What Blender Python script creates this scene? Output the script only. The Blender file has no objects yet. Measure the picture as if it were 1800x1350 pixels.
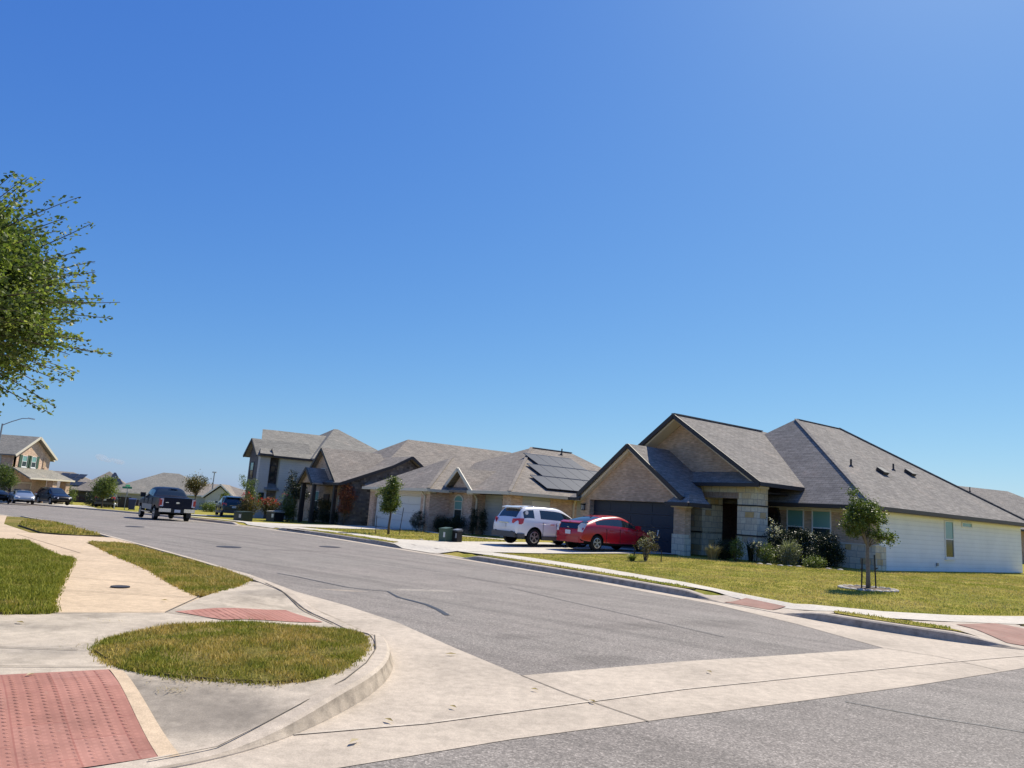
import bpy, bmesh, math, random
import numpy as np
from mathutils import Vector, Matrix
random.seed(7); RNG = np.random.default_rng(7)
PI = math.pi; R_ = math.radians
scene = bpy.context.scene
COL = scene.collection

# ------------------------------------------------------------------ camera, sky, sun, exposure
PITCH = math.atan(224/1300.); ROLL = R_(3.9); CAM_H = 1.62
fw = Vector((0, math.cos(PITCH), math.sin(PITCH)))
u0 = Vector((0, -math.sin(PITCH), math.cos(PITCH))); r0 = Vector((1, 0, 0))
rt = r0*math.cos(ROLL) + u0*math.sin(ROLL); up = -r0*math.sin(ROLL) + u0*math.cos(ROLL)
cam = bpy.data.objects.new("camera", bpy.data.cameras.new("camera"))
COL.objects.link(cam)
m = Matrix(((rt.x, up.x, -fw.x, 0), (rt.y, up.y, -fw.y, 0), (rt.z, up.z, -fw.z, CAM_H), (0, 0, 0, 1)))
cam.matrix_world = m
cam.data.sensor_width = 36; cam.data.lens = 26.0; cam.data.clip_end = 6000; cam.data.clip_start = 0.05
scene.camera = cam

SUN_EL = R_(52); SUN_AZ = R_(40)      # azimuth measured clockwise from +Y
w = bpy.data.worlds.new("World"); scene.world = w; w.use_nodes = True
nt = w.node_tree; nt.nodes.clear()
sky = nt.nodes.new('ShaderNodeTexSky'); sky.sky_type = 'NISHITA'; sky.sun_disc = False
sky.sun_elevation = SUN_EL; sky.sun_rotation = SUN_AZ
sky.altitude = 0; sky.air_density = 1.0; sky.dust_density = 0.45; sky.ozone_density = 4.5
bg = nt.nodes.new('ShaderNodeBackground'); bg.inputs[1].default_value = 0.12
wo = nt.nodes.new('ShaderNodeOutputWorld')
# tone of this clear sky: one power curve per colour channel over the physical sky
EXPO = 0.35
sep = nt.nodes.new('ShaderNodeSeparateColor'); cmb = nt.nodes.new('ShaderNodeCombineColor'); nt.links.new(sky.outputs[0], sep.inputs[0])
for ci, (gg, ga) in enumerate([(1.14, .0545), (.91, .1055), (.419, .3544)]):
    pw = nt.nodes.new('ShaderNodeMath'); pw.operation = 'POWER'; pw.inputs[1].default_value = gg
    ml = nt.nodes.new('ShaderNodeMath'); ml.operation = 'MULTIPLY'; ml.inputs[1].default_value = ga/(.12*2**EXPO)
    nt.links.new(sep.outputs[ci], pw.inputs[0]); nt.links.new(pw.outputs[0], ml.inputs[0]); nt.links.new(ml.outputs[0], cmb.inputs[ci])
nt.links.new(cmb.outputs[0], bg.inputs[0]); nt.links.new(bg.outputs[0], wo.inputs[0])
sd = bpy.data.lights.new("sun", 'SUN'); sd.energy = 5.0; sd.angle = R_(0.5); sd.color = (1.0, 0.925, 0.77)
so = bpy.data.objects.new("sun", sd); COL.objects.link(so)
sdir = Vector((math.sin(SUN_AZ)*math.cos(SUN_EL), math.cos(SUN_AZ)*math.cos(SUN_EL), math.sin(SUN_EL)))
so.rotation_euler = sdir.to_track_quat('Z', 'Y').to_euler(); so.location = (0, 0, 60)
scene.view_settings.view_transform = 'Standard'; scene.view_settings.look = 'None'
scene.view_settings.exposure = EXPO; scene.view_settings.gamma = 1.0

# ------------------------------------------------------------------ frames and terrain
_a = R_(53.5)
VX, VY = math.sin(_a), math.cos(_a)          # away from the street, into the lots
UX, UY = -VY, VX                             # along the street, to the far left
HROT = math.atan2(-VX, VY)                   # local x = -U, local y = V
def W(u, v): return (u*UX + v*VX, u*UY + v*VY)
KERB = 0.13
def T(x, y):
    s = -.595*x + .804*y; a = s - 30
    return -5*(1-math.exp(-.02*a*a/(a+8)/5)) if a > 0 else 0.0
def smooth(t): t = min(1, max(0, t)); return t*t*(3-2*t)
def dseg(x, y, a, b):
    dx, dy = b[0]-a[0], b[1]-a[1]; t = ((x-a[0])*dx + (y-a[1])*dy)/(dx*dx+dy*dy); t = min(1, max(0, t))
    return math.hypot(x-a[0]-t*dx, y-a[1]-t*dy)
RAMPS = [((-1.9, 4.7), (-3.7, 3.45), 1.7), ((-2.5, 10.9), (-1.95, 10.0), 1.45), ((-3.5, 27.9), (-1.4, 25.1), .9),
         ((4.85, 16.3), (5.5, 15.3), 1.1), ((8.7, 12.2), (9.9, 12.9), 1.2), ((-20.5, 32.3), (-25, 37.5), 1.2),
         ((-11.2, 38.2), (-14.6, 42.6), .9)]
def ramp(x, y):
    f = 1.0
    for a, b, r in RAMPS: f = min(f, smooth((dseg(x, y, a, b)-.12)/r))
    return f
def R(x, y):
    v = x*VX + y*VY
    rise = .12*smooth((v-17)/8) if v > 17 else 0
    if x < -40: rise = 0
    return T(x, y) + KERB*ramp(x, y) + .005 + rise
ROAD = T

# ------------------------------------------------------------------ object bookkeeping
def tag(o, label=None, cat=None, group=None, kind=None):
    if label: o['label'] = label
    if cat: o['category'] = cat
    if group: o['group'] = group
    if kind: o['kind'] = kind
    return o
def empty(name, loc=(0, 0, 0), rz=0, label=None, cat=None, group=None):
    o = bpy.data.objects.new(name, None); COL.objects.link(o); o.location = loc; o.rotation_euler = (0, 0, rz)
    o.empty_display_size = .2
    return tag(o, label, cat, group)
def kids(o): return [c for c in bpy.data.objects if c.parent == o]
def copy_tree(o, parent=None):
    c = o.copy(); COL.objects.link(c); c.parent = parent
    for ch in kids(o): copy_tree(ch, c)
    return c

class MB:
    def __init__(s): s.v = []; s.f = []; s.m = []; s.a = []
    def poly(s, pts, mi=0, att=.5):
        n = len(s.v); s.v += [tuple(p) for p in pts]; s.f.append(tuple(range(n, n+len(pts)))); s.m.append(mi); s.a.append(att)
    def box(s, x0, x1, y0, y1, z0, z1, mi=0):
        if x1 < x0: x0, x1 = x1, x0
        if y1 < y0: y0, y1 = y1, y0
        n = len(s.v)
        s.v += [(x0, y0, z0), (x1, y0, z0), (x1, y1, z0), (x0, y1, z0), (x0, y0, z1), (x1, y0, z1), (x1, y1, z1), (x0, y1, z1)]
        for q in ((0, 3, 2, 1), (4, 5, 6, 7), (0, 1, 5, 4), (1, 2, 6, 5), (2, 3, 7, 6), (3, 0, 4, 7)):
            s.f.append(tuple(n+i for i in q)); s.m.append(mi); s.a.append(.5)
        return s
    def prism(s, pts, d, mi=0):
        """closed solid: polygon pts extruded by vector d"""
        n = len(s.v); k = len(pts); d = Vector(d)
        s.v += [tuple(p) for p in pts] + [tuple(Vector(p)+d) for p in pts]
        s.f.append(tuple(range(n+k-1, n-1, -1))); s.f.append(tuple(range(n+k, n+2*k))); s.m += [mi, mi]; s.a += [.5, .5]
        for i in range(k):
            j = (i+1) % k; s.f.append((n+i, n+j, n+k+j, n+k+i)); s.m.append(mi); s.a.append(.5)
        return s
    def bar(s, p0, p1, wd, ht, upv=(0, 0, 1), mi=0):
        p0 = Vector(p0); p1 = Vector(p1); d = (p1-p0).normalized(); u = Vector(upv)
        sd_ = d.cross(u)
        if sd_.length < 1e-4: sd_ = d.cross(Vector((1, 0, 0)))
        sd_.normalize(); u = sd_.cross(d).normalized()
        q = [p0 - sd_*wd/2 - u*ht/2, p0 + sd_*wd/2 - u*ht/2, p0 + sd_*wd/2 + u*ht/2, p0 - sd_*wd/2 + u*ht/2]
        return s.prism(q, p1-p0, mi)
    def tube(s, pts, rad, seg=8, mi=0, cap=True):
        pts = [Vector(p) for p in pts]; rad = rad if isinstance(rad, (list, tuple)) else [rad]*len(pts)
        n = len(s.v); pv = None
        for i, p in enumerate(pts):
            d = (pts[min(i+1, len(pts)-1)]-pts[max(i-1, 0)]).normalized()
            a = Vector((0, 0, 1)) if abs(d.z) < .9 else Vector((1, 0, 0))
            x = d.cross(a).normalized() if pv is None else (pv - d*pv.dot(d)).normalized()
            pv = x; y = d.cross(x)
            for k in range(seg):
                t = 2*PI*k/seg; s.v.append(tuple(p + (x*math.cos(t)+y*math.sin(t))*rad[i]))
        for i in range(len(pts)-1):
            for k in range(seg):
                a = n+i*seg+k; b = n+i*seg+(k+1) % seg
                s.f.append((a, b, b+seg, a+seg)); s.m.append(mi); s.a.append(.5)
        if cap:
            s.f.append(tuple(range(n+seg-1, n-1, -1))); e = n+(len(pts)-1)*seg; s.f.append(tuple(range(e, e+seg))); s.m += [mi, mi]; s.a += [.5, .5]
        return s
    def lathe(s, prof, c=(0, 0, 0), axis='z', seg=24, mi=0):
        n = len(s.v); c = Vector(c)
        for (r, h) in prof:
            for k in range(seg):
                t = 2*PI*k/seg; a, b = r*math.cos(t), r*math.sin(t)
                s.v.append(tuple(c + (Vector((a, b, h)) if axis == 'z' else Vector((a, h, b)))))
        for i in range(len(prof)-1):
            for k in range(seg):
                a = n+i*seg+k; b = n+i*seg+(k+1) % seg
                s.f.append((a, b, b+seg, a+seg)); s.m.append(mi); s.a.append(.5)
        s.f.append(tuple(range(n+seg-1, n-1, -1))); e = n+(len(prof)-1)*seg; s.f.append(tuple(range(e, e+seg))); s.m += [mi, mi]; s.a += [.5, .5]
        return s
    def build(s, name, mat, parent=None, smooth=False, recalc=False):
        me = bpy.data.meshes.new(name); me.from_pydata(s.v, [], s.f)
        for mm in (mat if isinstance(mat, (list, tuple)) else [mat]): me.materials.append(mm)
        me.polygons.foreach_set('material_index', s.m)
        if smooth: me.polygons.foreach_set('use_smooth', [True]*len(s.f))
        if recalc:
            bm = bmesh.new(); bm.from_mesh(me); bmesh.ops.recalc_face_normals(bm, faces=bm.faces); bm.to_mesh(me); bm.free()
        at = me.attributes.new('rnd', 'FLOAT', 'FACE'); at.data.foreach_set('value', s.a)
        me.update(); auto_uv(me)
        o = bpy.data.objects.new(name, me); COL.objects.link(o); o.parent = parent
        return o

def auto_uv(me):
    nv = len(me.vertices); nl = len(me.loops); npn = len(me.polygons)
    co = np.empty(nv*3); me.vertices.foreach_get('co', co); co = co.reshape(-1, 3)
    li = np.empty(nl, dtype=np.int32); me.loops.foreach_get('vertex_index', li)
    nr = np.empty(npn*3); me.polygons.foreach_get('normal', nr); nr = nr.reshape(-1, 3)
    lt = np.empty(npn, dtype=np.int32); me.polygons.foreach_get('loop_total', lt)
    n = np.repeat(nr, lt, axis=0)
    n = np.where(n[:, 2:3] < -.2, -n, n)
    t = np.stack([-n[:, 1], n[:, 0], np.zeros(len(n))], 1); L = np.linalg.norm(t, axis=1)
    flat = L < .12
    t[flat] = (1, 0, 0); L[flat] = 1; t /= L[:, None]
    s = np.cross(n, t); s[flat] = (0, 1, 0)
    p = co[li]
    uv = np.stack([(p*t).sum(1), (p*s).sum(1)], 1)
    layer = me.uv_layers.new(name='UVMap'); layer.data.foreach_set('uv', uv.ravel())

# ------------------------------------------------------------------ materials
def mat(name, base=(.5, .5, .5), rough=.8, metal=0, spec=.5, coat=0):
    mm = bpy.data.materials.new(name); mm.use_nodes = True
    b = mm.node_tree.nodes['Principled BSDF']
    b.inputs['Base Color'].default_value = (*base, 1); b.inputs['Roughness'].default_value = rough
    b.inputs['Metallic'].default_value = metal; b.inputs['Specular IOR Level'].default_value = spec
    if coat: b.inputs['Coat Weight'].default_value = coat; b.inputs['Coat Roughness'].default_value = .05
    return mm
class N:
    """small node helper"""
    def __init__(s, mm): s.t = mm.node_tree; s.b = s.t.nodes['Principled BSDF']
    def new(s, k, **kw):
        n = s.t.nodes.new(k)
        for a, v in kw.items(): setattr(n, a, v)
        return n
    def link(s, a, b): s.t.links.new(a, b)
    def coord(s, out='UV'):
        return s.new('ShaderNodeTexCoord').outputs[out]
    def noise(s, vec, scale, detail=4, rough=.6, dim=None):
        n = s.new('ShaderNodeTexNoise'); n.inputs['Scale'].default_value = scale; n.inputs['Detail'].default_value = detail
        n.inputs['Roughness'].default_value = rough; s.link(vec, n.inputs['Vector']); return n.outputs['Fac']
    def ramp(s, fac, stops, interp='LINEAR'):
        n = s.new('ShaderNodeValToRGB'); n.color_ramp.interpolation = interp; e = n.color_ramp.elements
        while len(e) > 2: e.remove(e[-1])
        while len(e) < len(stops): e.new(.5)
        for i, (p, c) in enumerate(stops):
            e[i].position = p; e[i].color = (*c, 1) if len(c) == 3 else c
        s.link(fac, n.inputs['Fac']); return n.outputs['Color']
    def mix(s, fac, a, b, mode='MIX'):
        n = s.new('ShaderNodeMix', data_type='RGBA', blend_type=mode)
        if isinstance(fac, (int, float)): n.inputs[0].default_value = fac
        else: s.link(fac, n.inputs[0])
        for i, c in ((6, a), (7, b)):
            if isinstance(c, tuple): n.inputs[i].default_value = (*c, 1)
            else: s.link(c, n.inputs[i])
        return n.outputs[2]
    def bump(s, h, strength=.3, dist=.01):
        n = s.new('ShaderNodeBump'); n.inputs['Strength'].default_value = strength; n.inputs['Distance'].default_value = dist
        s.link(h, n.inputs['Height']); s.link(n.outputs[0], s.b.inputs['Normal'])
    def base(s, c): s.link(c, s.b.inputs['Base Color'])
    def stretch(s, vec, sc):
        n = s.new('ShaderNodeMapping'); n.inputs['Scale'].default_value = sc; s.link(vec, n.inputs['Vector']); return n.outputs[0]
def g3(x): return (x, x, x)
def brickmat(name, c1, c2, mortar, bw=.2, bh=.067, ms=.008, rough=.9, blot=(.75, 1.15), bscale=1.2, bumpd=.006):
    mm = mat(name, rough=rough, spec=.2); n = N(mm); uv = n.coord()
    b = n.new('ShaderNodeTexBrick'); n.link(uv, b.inputs['Vector'])
    b.inputs['Color1'].default_value = (*c1, 1); b.inputs['Color2'].default_value = (*c2, 1); b.inputs['Mortar'].default_value = (*mortar, 1)
    b.inputs['Scale'].default_value = 1; b.inputs['Brick Width'].default_value = bw; b.inputs['Row Height'].default_value = bh
    b.inputs['Mortar Size'].default_value = ms; b.inputs['Mortar Smooth'].default_value = .3
    f = n.noise(uv, bscale, 5, .65); c = n.ramp(f, [(.3, g3(blot[0])), (.7, g3(blot[1]))])
    c = n.mix(1.0, b.outputs['Color'], c, 'MULTIPLY')
    f2 = n.noise(n.stretch(uv, (1.2, 6, 1)), 3, 3, .6); c = n.mix(.5, c, n.mix(1.0, c, n.ramp(f2, [(.3, g3(.6)), (.7, g3(1.35))]), 'MULTIPLY'))
    n.base(c); n.bump(b.outputs['Fac'], -.4, bumpd)
    return mm
def shingle(name, c1, c2):
    mm = mat(name, rough=.95, spec=.15); n = N(mm); uv = n.coord()
    b = n.new('ShaderNodeTexBrick'); n.link(uv, b.inputs['Vector'])
    b.inputs['Color1'].default_value = (*c1, 1); b.inputs['Color2'].default_value = (*c2, 1)
    b.inputs['Mortar'].default_value = (*[x*.45 for x in c1], 1); b.inputs['Scale'].default_value = 1
    b.inputs['Brick Width'].default_value = .33; b.inputs['Row Height'].default_value = .145; b.inputs['Mortar Size'].default_value = .012
    b.inputs['Mortar Smooth'].default_value = .8; b.inputs['Bias'].default_value = 0; b.offset = .37
    f = n.noise(uv, .55, 6, .7); c = n.mix(1.0, b.outputs['Color'], n.ramp(f, [(.3, (.78, .78, .8)), (.55, (1, 1, 1)), (.75, (1.22, 1.12, 1.08))]), 'MULTIPLY')
    f2 = n.noise(uv, 40, 3, .7); c = n.mix(.6, c, n.mix(1.0, c, n.ramp(f2, [(.3, g3(.6)), (.7, g3(1.4))]), 'MULTIPLY'))
    f3 = n.noise(n.stretch(uv, (2.2, 7, 1)), 1.0, 2, .5); c = n.mix(1.0, c, n.ramp(f3, [(.35, g3(.86)), (.65, g3(1.14))]), 'MULTIPLY')
    n.base(c); n.bump(b.outputs['Fac'], -.5, .012)
    return mm
def siding(name, c, lap=.19):
    mm = mat(name, c, rough=.6, spec=.3); n = N(mm); uv = n.coord()
    wv = n.new('ShaderNodeTexWave', wave_type='BANDS', bands_direction='Y', wave_profile='SAW')
    wv.inputs['Scale'].default_value = .31416/lap
    n.link(uv, wv.inputs['Vector']); 
    cr = n.ramp(wv.outputs['Fac'], [(0, g3(.62)), (.06, g3(.97)), (.5, g3(1.0)), (1, g3(1.0))])
    f = n.noise(uv, .8, 4, .6); cr = n.mix(1.0, cr, n.ramp(f, [(.3, g3(.93)), (.7, g3(1.05))]), 'MULTIPLY')
    n.base(n.mix(1.0, cr, c, 'MULTIPLY')); n.bump(wv.outputs['Fac'], .6, .015)
    return mm
def concrete(name, c, dark=.75, blot=1.5, spots=()):
    mm = mat(name, rough=.9, spec=.25); n = N(mm); uv = n.coord('Object')
    f = n.noise(uv, blot, 7, .65); a = n.ramp(f, [(.32, tuple(x*dark for x in c)), (.52, c), (.72, tuple(min(1, x*1.1) for x in c))])
    f2 = n.noise(uv, 90, 3, .8); a = n.mix(1.0, a, n.ramp(f2, [(.3, g3(.8)), (.7, g3(1.18))]), 'MULTIPLY')
    f3 = n.noise(n.stretch(uv, (1, 1, 1)), 9, 5, .7); a = n.mix(1.0, a, n.ramp(f3, [(.3, g3(.80)), (.65, g3(1.09))]), 'MULTIPLY')
    f4 = n.noise(n.stretch(uv, (.35, 1.1, 1)), 1.1, 7, .72); a = n.mix(n.ramp(f4, [(.55, g3(0)), (.72, g3(.45))]), a, tuple(x*.62 for x in c))
    f5 = n.noise(uv, 260, 2, .6); a = n.mix(n.ramp(f5, [(.66, g3(0)), (.74, g3(.55))]), a, tuple(x*.45 for x in c))
    for (x, y, rx, ry, rot, k) in spots:
        mp = n.new('ShaderNodeMapping', vector_type='TEXTURE'); mp.inputs['Location'].default_value = (x, y, 0); mp.inputs['Rotation'].default_value = (0, 0, rot); mp.inputs['Scale'].default_value = (rx*1.5, ry*1.5, 1)
        n.link(uv, mp.inputs['Vector']); ln = n.new('ShaderNodeVectorMath', operation='LENGTH'); n.link(mp.outputs[0], ln.inputs[0])
        md = n.new('ShaderNodeMath', operation='MULTIPLY_ADD'); n.link(n.noise(uv, 3.5, 7, .75), md.inputs[0]); md.inputs[1].default_value = .55; n.link(ln.outputs['Value'], md.inputs[2])
        a = n.mix(n.ramp(md.outputs[0], [(1.05/1.6, g3(1)), (1.0, g3(0))]) if False else n.ramp(md.outputs[0], [(.66, g3(.9)), (.97, g3(0))]), a, n.mix(1.0, a, (k, k*1.01, k*1.03), 'MULTIPLY'))
    n.base(a); n.bump(f2, .35, .005)
    return mm
def grassbase(name, c1, c2, c3):
    mm = mat(name, rough=1, spec=.1); n = N(mm); uv = n.coord('Object')
    f = n.noise(uv, .35, 6, .7); a = n.ramp(f, [(.3, c1), (.5, c2), (.68, c3)])
    f2 = n.noise(uv, 14, 5, .8); a = n.mix(1.0, a, n.ramp(f2, [(.3, g3(.55)), (.7, g3(1.35))]), 'MULTIPLY')
    f3 = n.noise(n.stretch(uv, (1.0, 1.0, 1)), 3, 4, .6); a = n.mix(n.ramp(f3, [(.5, g3(0)), (.72, g3(.6))]), a, c3)
    n.base(a); n.bump(f2, 1.0, .05)
    return mm
def blades(name, greens, dry, dryamt=.5, nscale=1.6):
    mm = mat(name, rough=.7, spec=.25); n = N(mm)
    at = n.new('ShaderNodeAttribute', attribute_name='rnd').outputs['Fac']
    g = n.ramp(at, greens); d = n.ramp(at, dry)
    f = n.noise(n.coord('Object'), nscale, 6, .7)
    n.base(n.mix(n.ramp(f, [(.62-.3*dryamt, g3(0)), (.80-.3*dryamt, g3(1))]), g, d))
    b = n.b; tr = n.new('ShaderNodeBsdfTranslucent'); mx = n.new('ShaderNodeMixShader'); mx.inputs[0].default_value = .3
    lk = b.inputs['Base Color'].links[0].from_socket; n.link(lk, tr.inputs[0])
    out = [q for q in n.t.nodes if q.type == 'OUTPUT_MATERIAL'][0]
    n.link(b.outputs[0], mx.inputs[1]); n.link(tr.outputs[0], mx.inputs[2]); n.link(mx.outputs[0], out.inputs[0])
    return mm
def leafmat(name, stops, trans=.35, rough=.45):
    mm = mat(name, rough=rough, spec=.4); n = N(mm)
    at = n.new('ShaderNodeAttribute', attribute_name='rnd').outputs['Fac']
    c = n.ramp(at, stops); n.base(c)
    tr = n.new('ShaderNodeBsdfTranslucent'); n.link(n.mix(1.0, c, (1.25, 1.35, .7), 'MULTIPLY'), tr.inputs[0]); mx = n.new('ShaderNodeMixShader'); mx.inputs[0].default_value = trans
    out = [q for q in n.t.nodes if q.type == 'OUTPUT_MATERIAL'][0]
    n.link(n.b.outputs[0], mx.inputs[1]); n.link(tr.outputs[0], mx.inputs[2]); n.link(mx.outputs[0], out.inputs[0])
    return mm
def stonemat(name, stops, scale=1.0, mortar=(.42, .38, .31)):
    mm = mat(name, rough=.9, spec=.2); n = N(mm); uv = n.coord()
    nz = n.new('ShaderNodeTexNoise'); nz.inputs['Scale'].default_value = 2.2; n.link(uv, nz.inputs['Vector'])
    ad = n.new('ShaderNodeVectorMath', operation='MULTIPLY_ADD'); n.link(nz.outputs['Color'], ad.inputs[0]); ad.inputs[1].default_value = (.10, .07, 0); n.link(uv, ad.inputs[2])
    b = n.new('ShaderNodeTexBrick'); n.link(ad.outputs[0], b.inputs['Vector']); b.inputs['Scale'].default_value = scale
    b.inputs['Color1'].default_value = (0, 0, 0, 1); b.inputs['Color2'].default_value = (1, 1, 1, 1); b.inputs['Mortar'].default_value = (.5, .5, .5, 1)
    b.inputs['Brick Width'].default_value = .46; b.inputs['Row Height'].default_value = .27; b.inputs['Mortar Size'].default_value = .014; b.inputs['Mortar Smooth'].default_value = .2; b.offset = .37; b.squash = .62; b.squash_frequency = 3
    c = n.ramp(b.outputs['Color'], stops); f = n.noise(uv, 7, 6, .7); c = n.mix(1.0, c, n.ramp(f, [(.3, g3(.8)), (.7, g3(1.12))]), 'MULTIPLY')
    c = n.mix(b.outputs['Fac'], c, mortar); n.base(c); n.bump(b.outputs['Fac'], -.6, .015)
    return mm

def asphalt(name, c, tint2):
    mm = mat(name, rough=.88, spec=.3); n = N(mm); uv = n.coord('Object')
    vo = n.new('ShaderNodeTexVoronoi'); vo.inputs['Scale'].default_value = 75; n.link(uv, vo.inputs['Vector'])
    sp = n.new('ShaderNodeSeparateColor'); n.link(vo.outputs['Color'], sp.inputs[0])
    sc_ = n.ramp(sp.outputs[0], [(0, g3(.58)), (.45, g3(.9)), (.8, g3(1.08)), (1, g3(1.6))])
    f = n.noise(uv, .22, 5, .6); a = n.ramp(f, [(.3, c), (.7, tint2)])
    f1 = n.noise(n.stretch(uv, (1, 1, 1)), 1.3, 6, .7); a = n.mix(1.0, a, n.ramp(f1, [(.3, g3(.86)), (.7, g3(1.1))]), 'MULTIPLY')
    # faint wheel tracks along the street direction
    mp = n.new('ShaderNodeMapping'); mp.inputs['Rotation'].default_value = (0, 0, R_(-52)); n.link(uv, mp.inputs['Vector'])
    mp2 = n.stretch(mp.outputs[0], (.9, .05, 1)) ; f3 = n.noise(mp2, 2.2, 4, .65); 
    a = n.mix(1.0, a, n.ramp(f3, [(.3, g3(.74)), (.5, g3(1)), (.7, g3(1.13))]), 'MULTIPLY')
    a = n.mix(1.0, a, sc_, 'MULTIPLY'); f4 = n.noise(uv, 28, 4, .8)
    a = n.mix(1.0, a, n.ramp(f4, [(.3, g3(.75)), (.7, g3(1.22))]), 'MULTIPLY')
    def spot(a, x, y, rx, ry, rot, col, amt):
        mp = n.new('ShaderNodeMapping', vector_type='TEXTURE'); mp.inputs['Location'].default_value = (x, y, 0); mp.inputs['Rotation'].default_value = (0, 0, rot); mp.inputs['Scale'].default_value = (rx*1.5, ry*1.5, 1)
        n.link(uv, mp.inputs['Vector']); ln = n.new('ShaderNodeVectorMath', operation='LENGTH'); n.link(mp.outputs[0], ln.inputs[0])
        fz = n.noise(uv, 5, 5, .7); md = n.new('ShaderNodeMath', operation='MULTIPLY_ADD'); n.link(fz, md.inputs[0]); md.inputs[1].default_value = .7; n.link(ln.outputs['Value'], md.inputs[2])
        return n.mix(n.ramp(md.outputs[0], [(.75, g3(amt)), (1.0, g3(0))]) if False else n.ramp(md.outputs[0], [(.70, g3(amt)), (1.0, g3(0))]), a, n.mix(1.0, a, col, 'MULTIPLY'))
    a = spot(a, -1.45, 14.9, .85, .22, R_(20), (1.45, 1.45, 1.4), .9); a = spot(a, -2.85, 14.0, .5, .13, R_(5), (1.6, 1.5, 1.35), .9)
    for q in ((1.2, 8.95, .8, .35), (2.1, 11.9, 1.0, .4), (3.7, 12.9, 1.1, .45), (.3, 10.2, .5, .25), (-6.2, 23.4, 1.6, .4), (-11, 29.5, 1.8, .4), (-13.5, 33, 2, .5), (3.0, 5.2, .9, .3)): a = spot(a, q[0], q[1], q[2], q[3], R_(30), (.62, .61, .61), .55)
    n.base(a); n.bump(sp.outputs[0], .35, .006)
    return mm

M = {}
M['asphalt'] = asphalt('asphalt', (.235, .212, .186), (.250, .218, .192))
M['conc'] = concrete('gutter_concrete', (.495, .420, .335), .78, .7)
M['conc_tan'] = concrete('tan_concrete', (.56, .43, .295), .88, .7)
M['conc_grey'] = concrete('weathered_concrete', (.48, .410, .325), .62, 1.3, spots=[(-2.2, 5.72, .95, .60, -.35, .56), (-3.55, 11.9, .7, .4, .9, .66), (-5.6, 7.6, 1.3, .4, .3, .8), (-4.0, 6.9, .5, .3, .1, .82)])
M['conc_dark'] = concrete('stained_concrete', (.30, .255, .19), .5, 2.2)
M['conc_white'] = concrete('pale_concrete', (.56, .51, .43), .92, .5)
M['kerb_face'] = concrete('tan_kerb_face', (.40, .335, .26), .6, 5)  # street face of the kerb, darker tan than its top
M['joint'] = mat('joint_dark', (.05, .045, .04), .95)
M['joint2'] = mat('slab_joint_dirt', (.11, .09, .065), .95)
M['tar'] = mat('crack_sealant', (.035, .035, .036), .5)
M['iron'] = mat('cast_iron', (.05, .045, .045), .6, .5)
M['lawn'] = grassbase('lawn_turf', (.17, .20, .024), (.30, .27, .045), (.44, .34, .10))
M['turf'] = grassbase('verge_turf', (.11, .13, .02), (.20, .17, .04), (.32, .24, .09))
M['soil'] = concrete('soil_edge', (.17, .12, .07), .6, 6)
M['shin'] = shingle('roof_shingle', (.232, .212, .188), (.298, .272, .240))
M['shin2'] = shingle('roof_shingle_tan', (.245, .215, .182), (.312, .275, .232))
M['shin3'] = shingle('roof_shingle_grey', (.235, .222, .192), (.29, .272, .235))
M['brick1'] = brickmat('brown_brick', (.49, .32, .205), (.65, .455, .31), (.46, .38, .29))
M['brick2'] = brickmat('pink_brick', (.56, .34, .24), (.74, .53, .39), (.56, .48, .38))
M['brickdk_and_shade'] = brickmat('dark_red_brick_and_shade', (.11, .055, .045), (.15, .08, .065), (.14, .11, .10))  # real dark brick on the low houses, painted shade inside the porch
M['soldier'] = brickmat('soldier_brick', (.32, .22, .17), (.42, .31, .25), (.30, .26, .23), .07, .25)
M['stone'] = stonemat('cream_stone', [(0, (.72, .64, .46)), (.3, (.78, .71, .54)), (.55, (.64, .57, .44)), (.75, (.74, .66, .50)), (.93, (.66, .46, .20)), (1, (.52, .49, .50))])
M['dkstone'] = stonemat('dark_stone', [(0, (.07, .065, .06)), (.4, (.17, .15, .14)), (.7, (.10, .10, .11)), (1, (.26, .23, .20))], 1.7, (.14, .13, .12))
M['white_sid'] = siding('white_siding', (.92, .92, .90), .2)
M['cream_sid'] = siding('cream_siding', (.50, .53, .50), .2)
M['grey_sid'] = siding('grey_siding', (.36, .37, .36), .2)
M['ltgrey_sid'] = siding('light_grey_siding', (.46, .47, .47), .2)
M['dkgrey_sid'] = siding('dark_siding', (.085, .085, .10), .2)
M['trim_dk'] = mat('dark_trim', (.028, .024, .024), .55)
M['trim_br'] = mat('brown_trim', (.075, .045, .035), .5)
M['trim_cr'] = mat('cream_trim', (.66, .60, .48), .6)
M['soffit'] = mat('soffit_tan', (.66, .57, .43), .7)
M['white'] = mat('white_paint', (.78, .78, .76), .5)
M['navy'] = mat('dark_navy_door', (.018, .021, .038), .5)
M['gdoor'] = mat('cream_garage_door', (.66, .65, .60), .5)
M['tandoor'] = mat('tan_garage_door', (.42, .33, .27), .6)
M['black'] = mat('black_plastic', (.012, .012, .013), .5)
M['rubber'] = mat('tyre_rubber', (.016, .016, .017), .85, spec=.2)
M['under'] = mat('underbody', (.01, .01, .01), .9, spec=.1)
M['alloy'] = mat('alloy_wheel', (.55, .55, .56), .3, .8)
M['chrome'] = mat('chrome', (.75, .75, .76), .15, .95)
M['glassdk'] = mat('tinted_glass', (.010, .012, .016), .04, 0, .8)
M['carglass'] = mat('car_glass', (.02, .028, .034), .03, 0, 1.0)
M['winglass'] = mat('window_glass', (.02, .035, .036), .08, 0, .5)
M['blind'] = mat('window_blind', (.17, .36, .33), .12, 0, .6)
M['wht_car'] = mat('white_car_paint', (.74, .74, .75), .25, 0, .5, .8)
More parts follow.
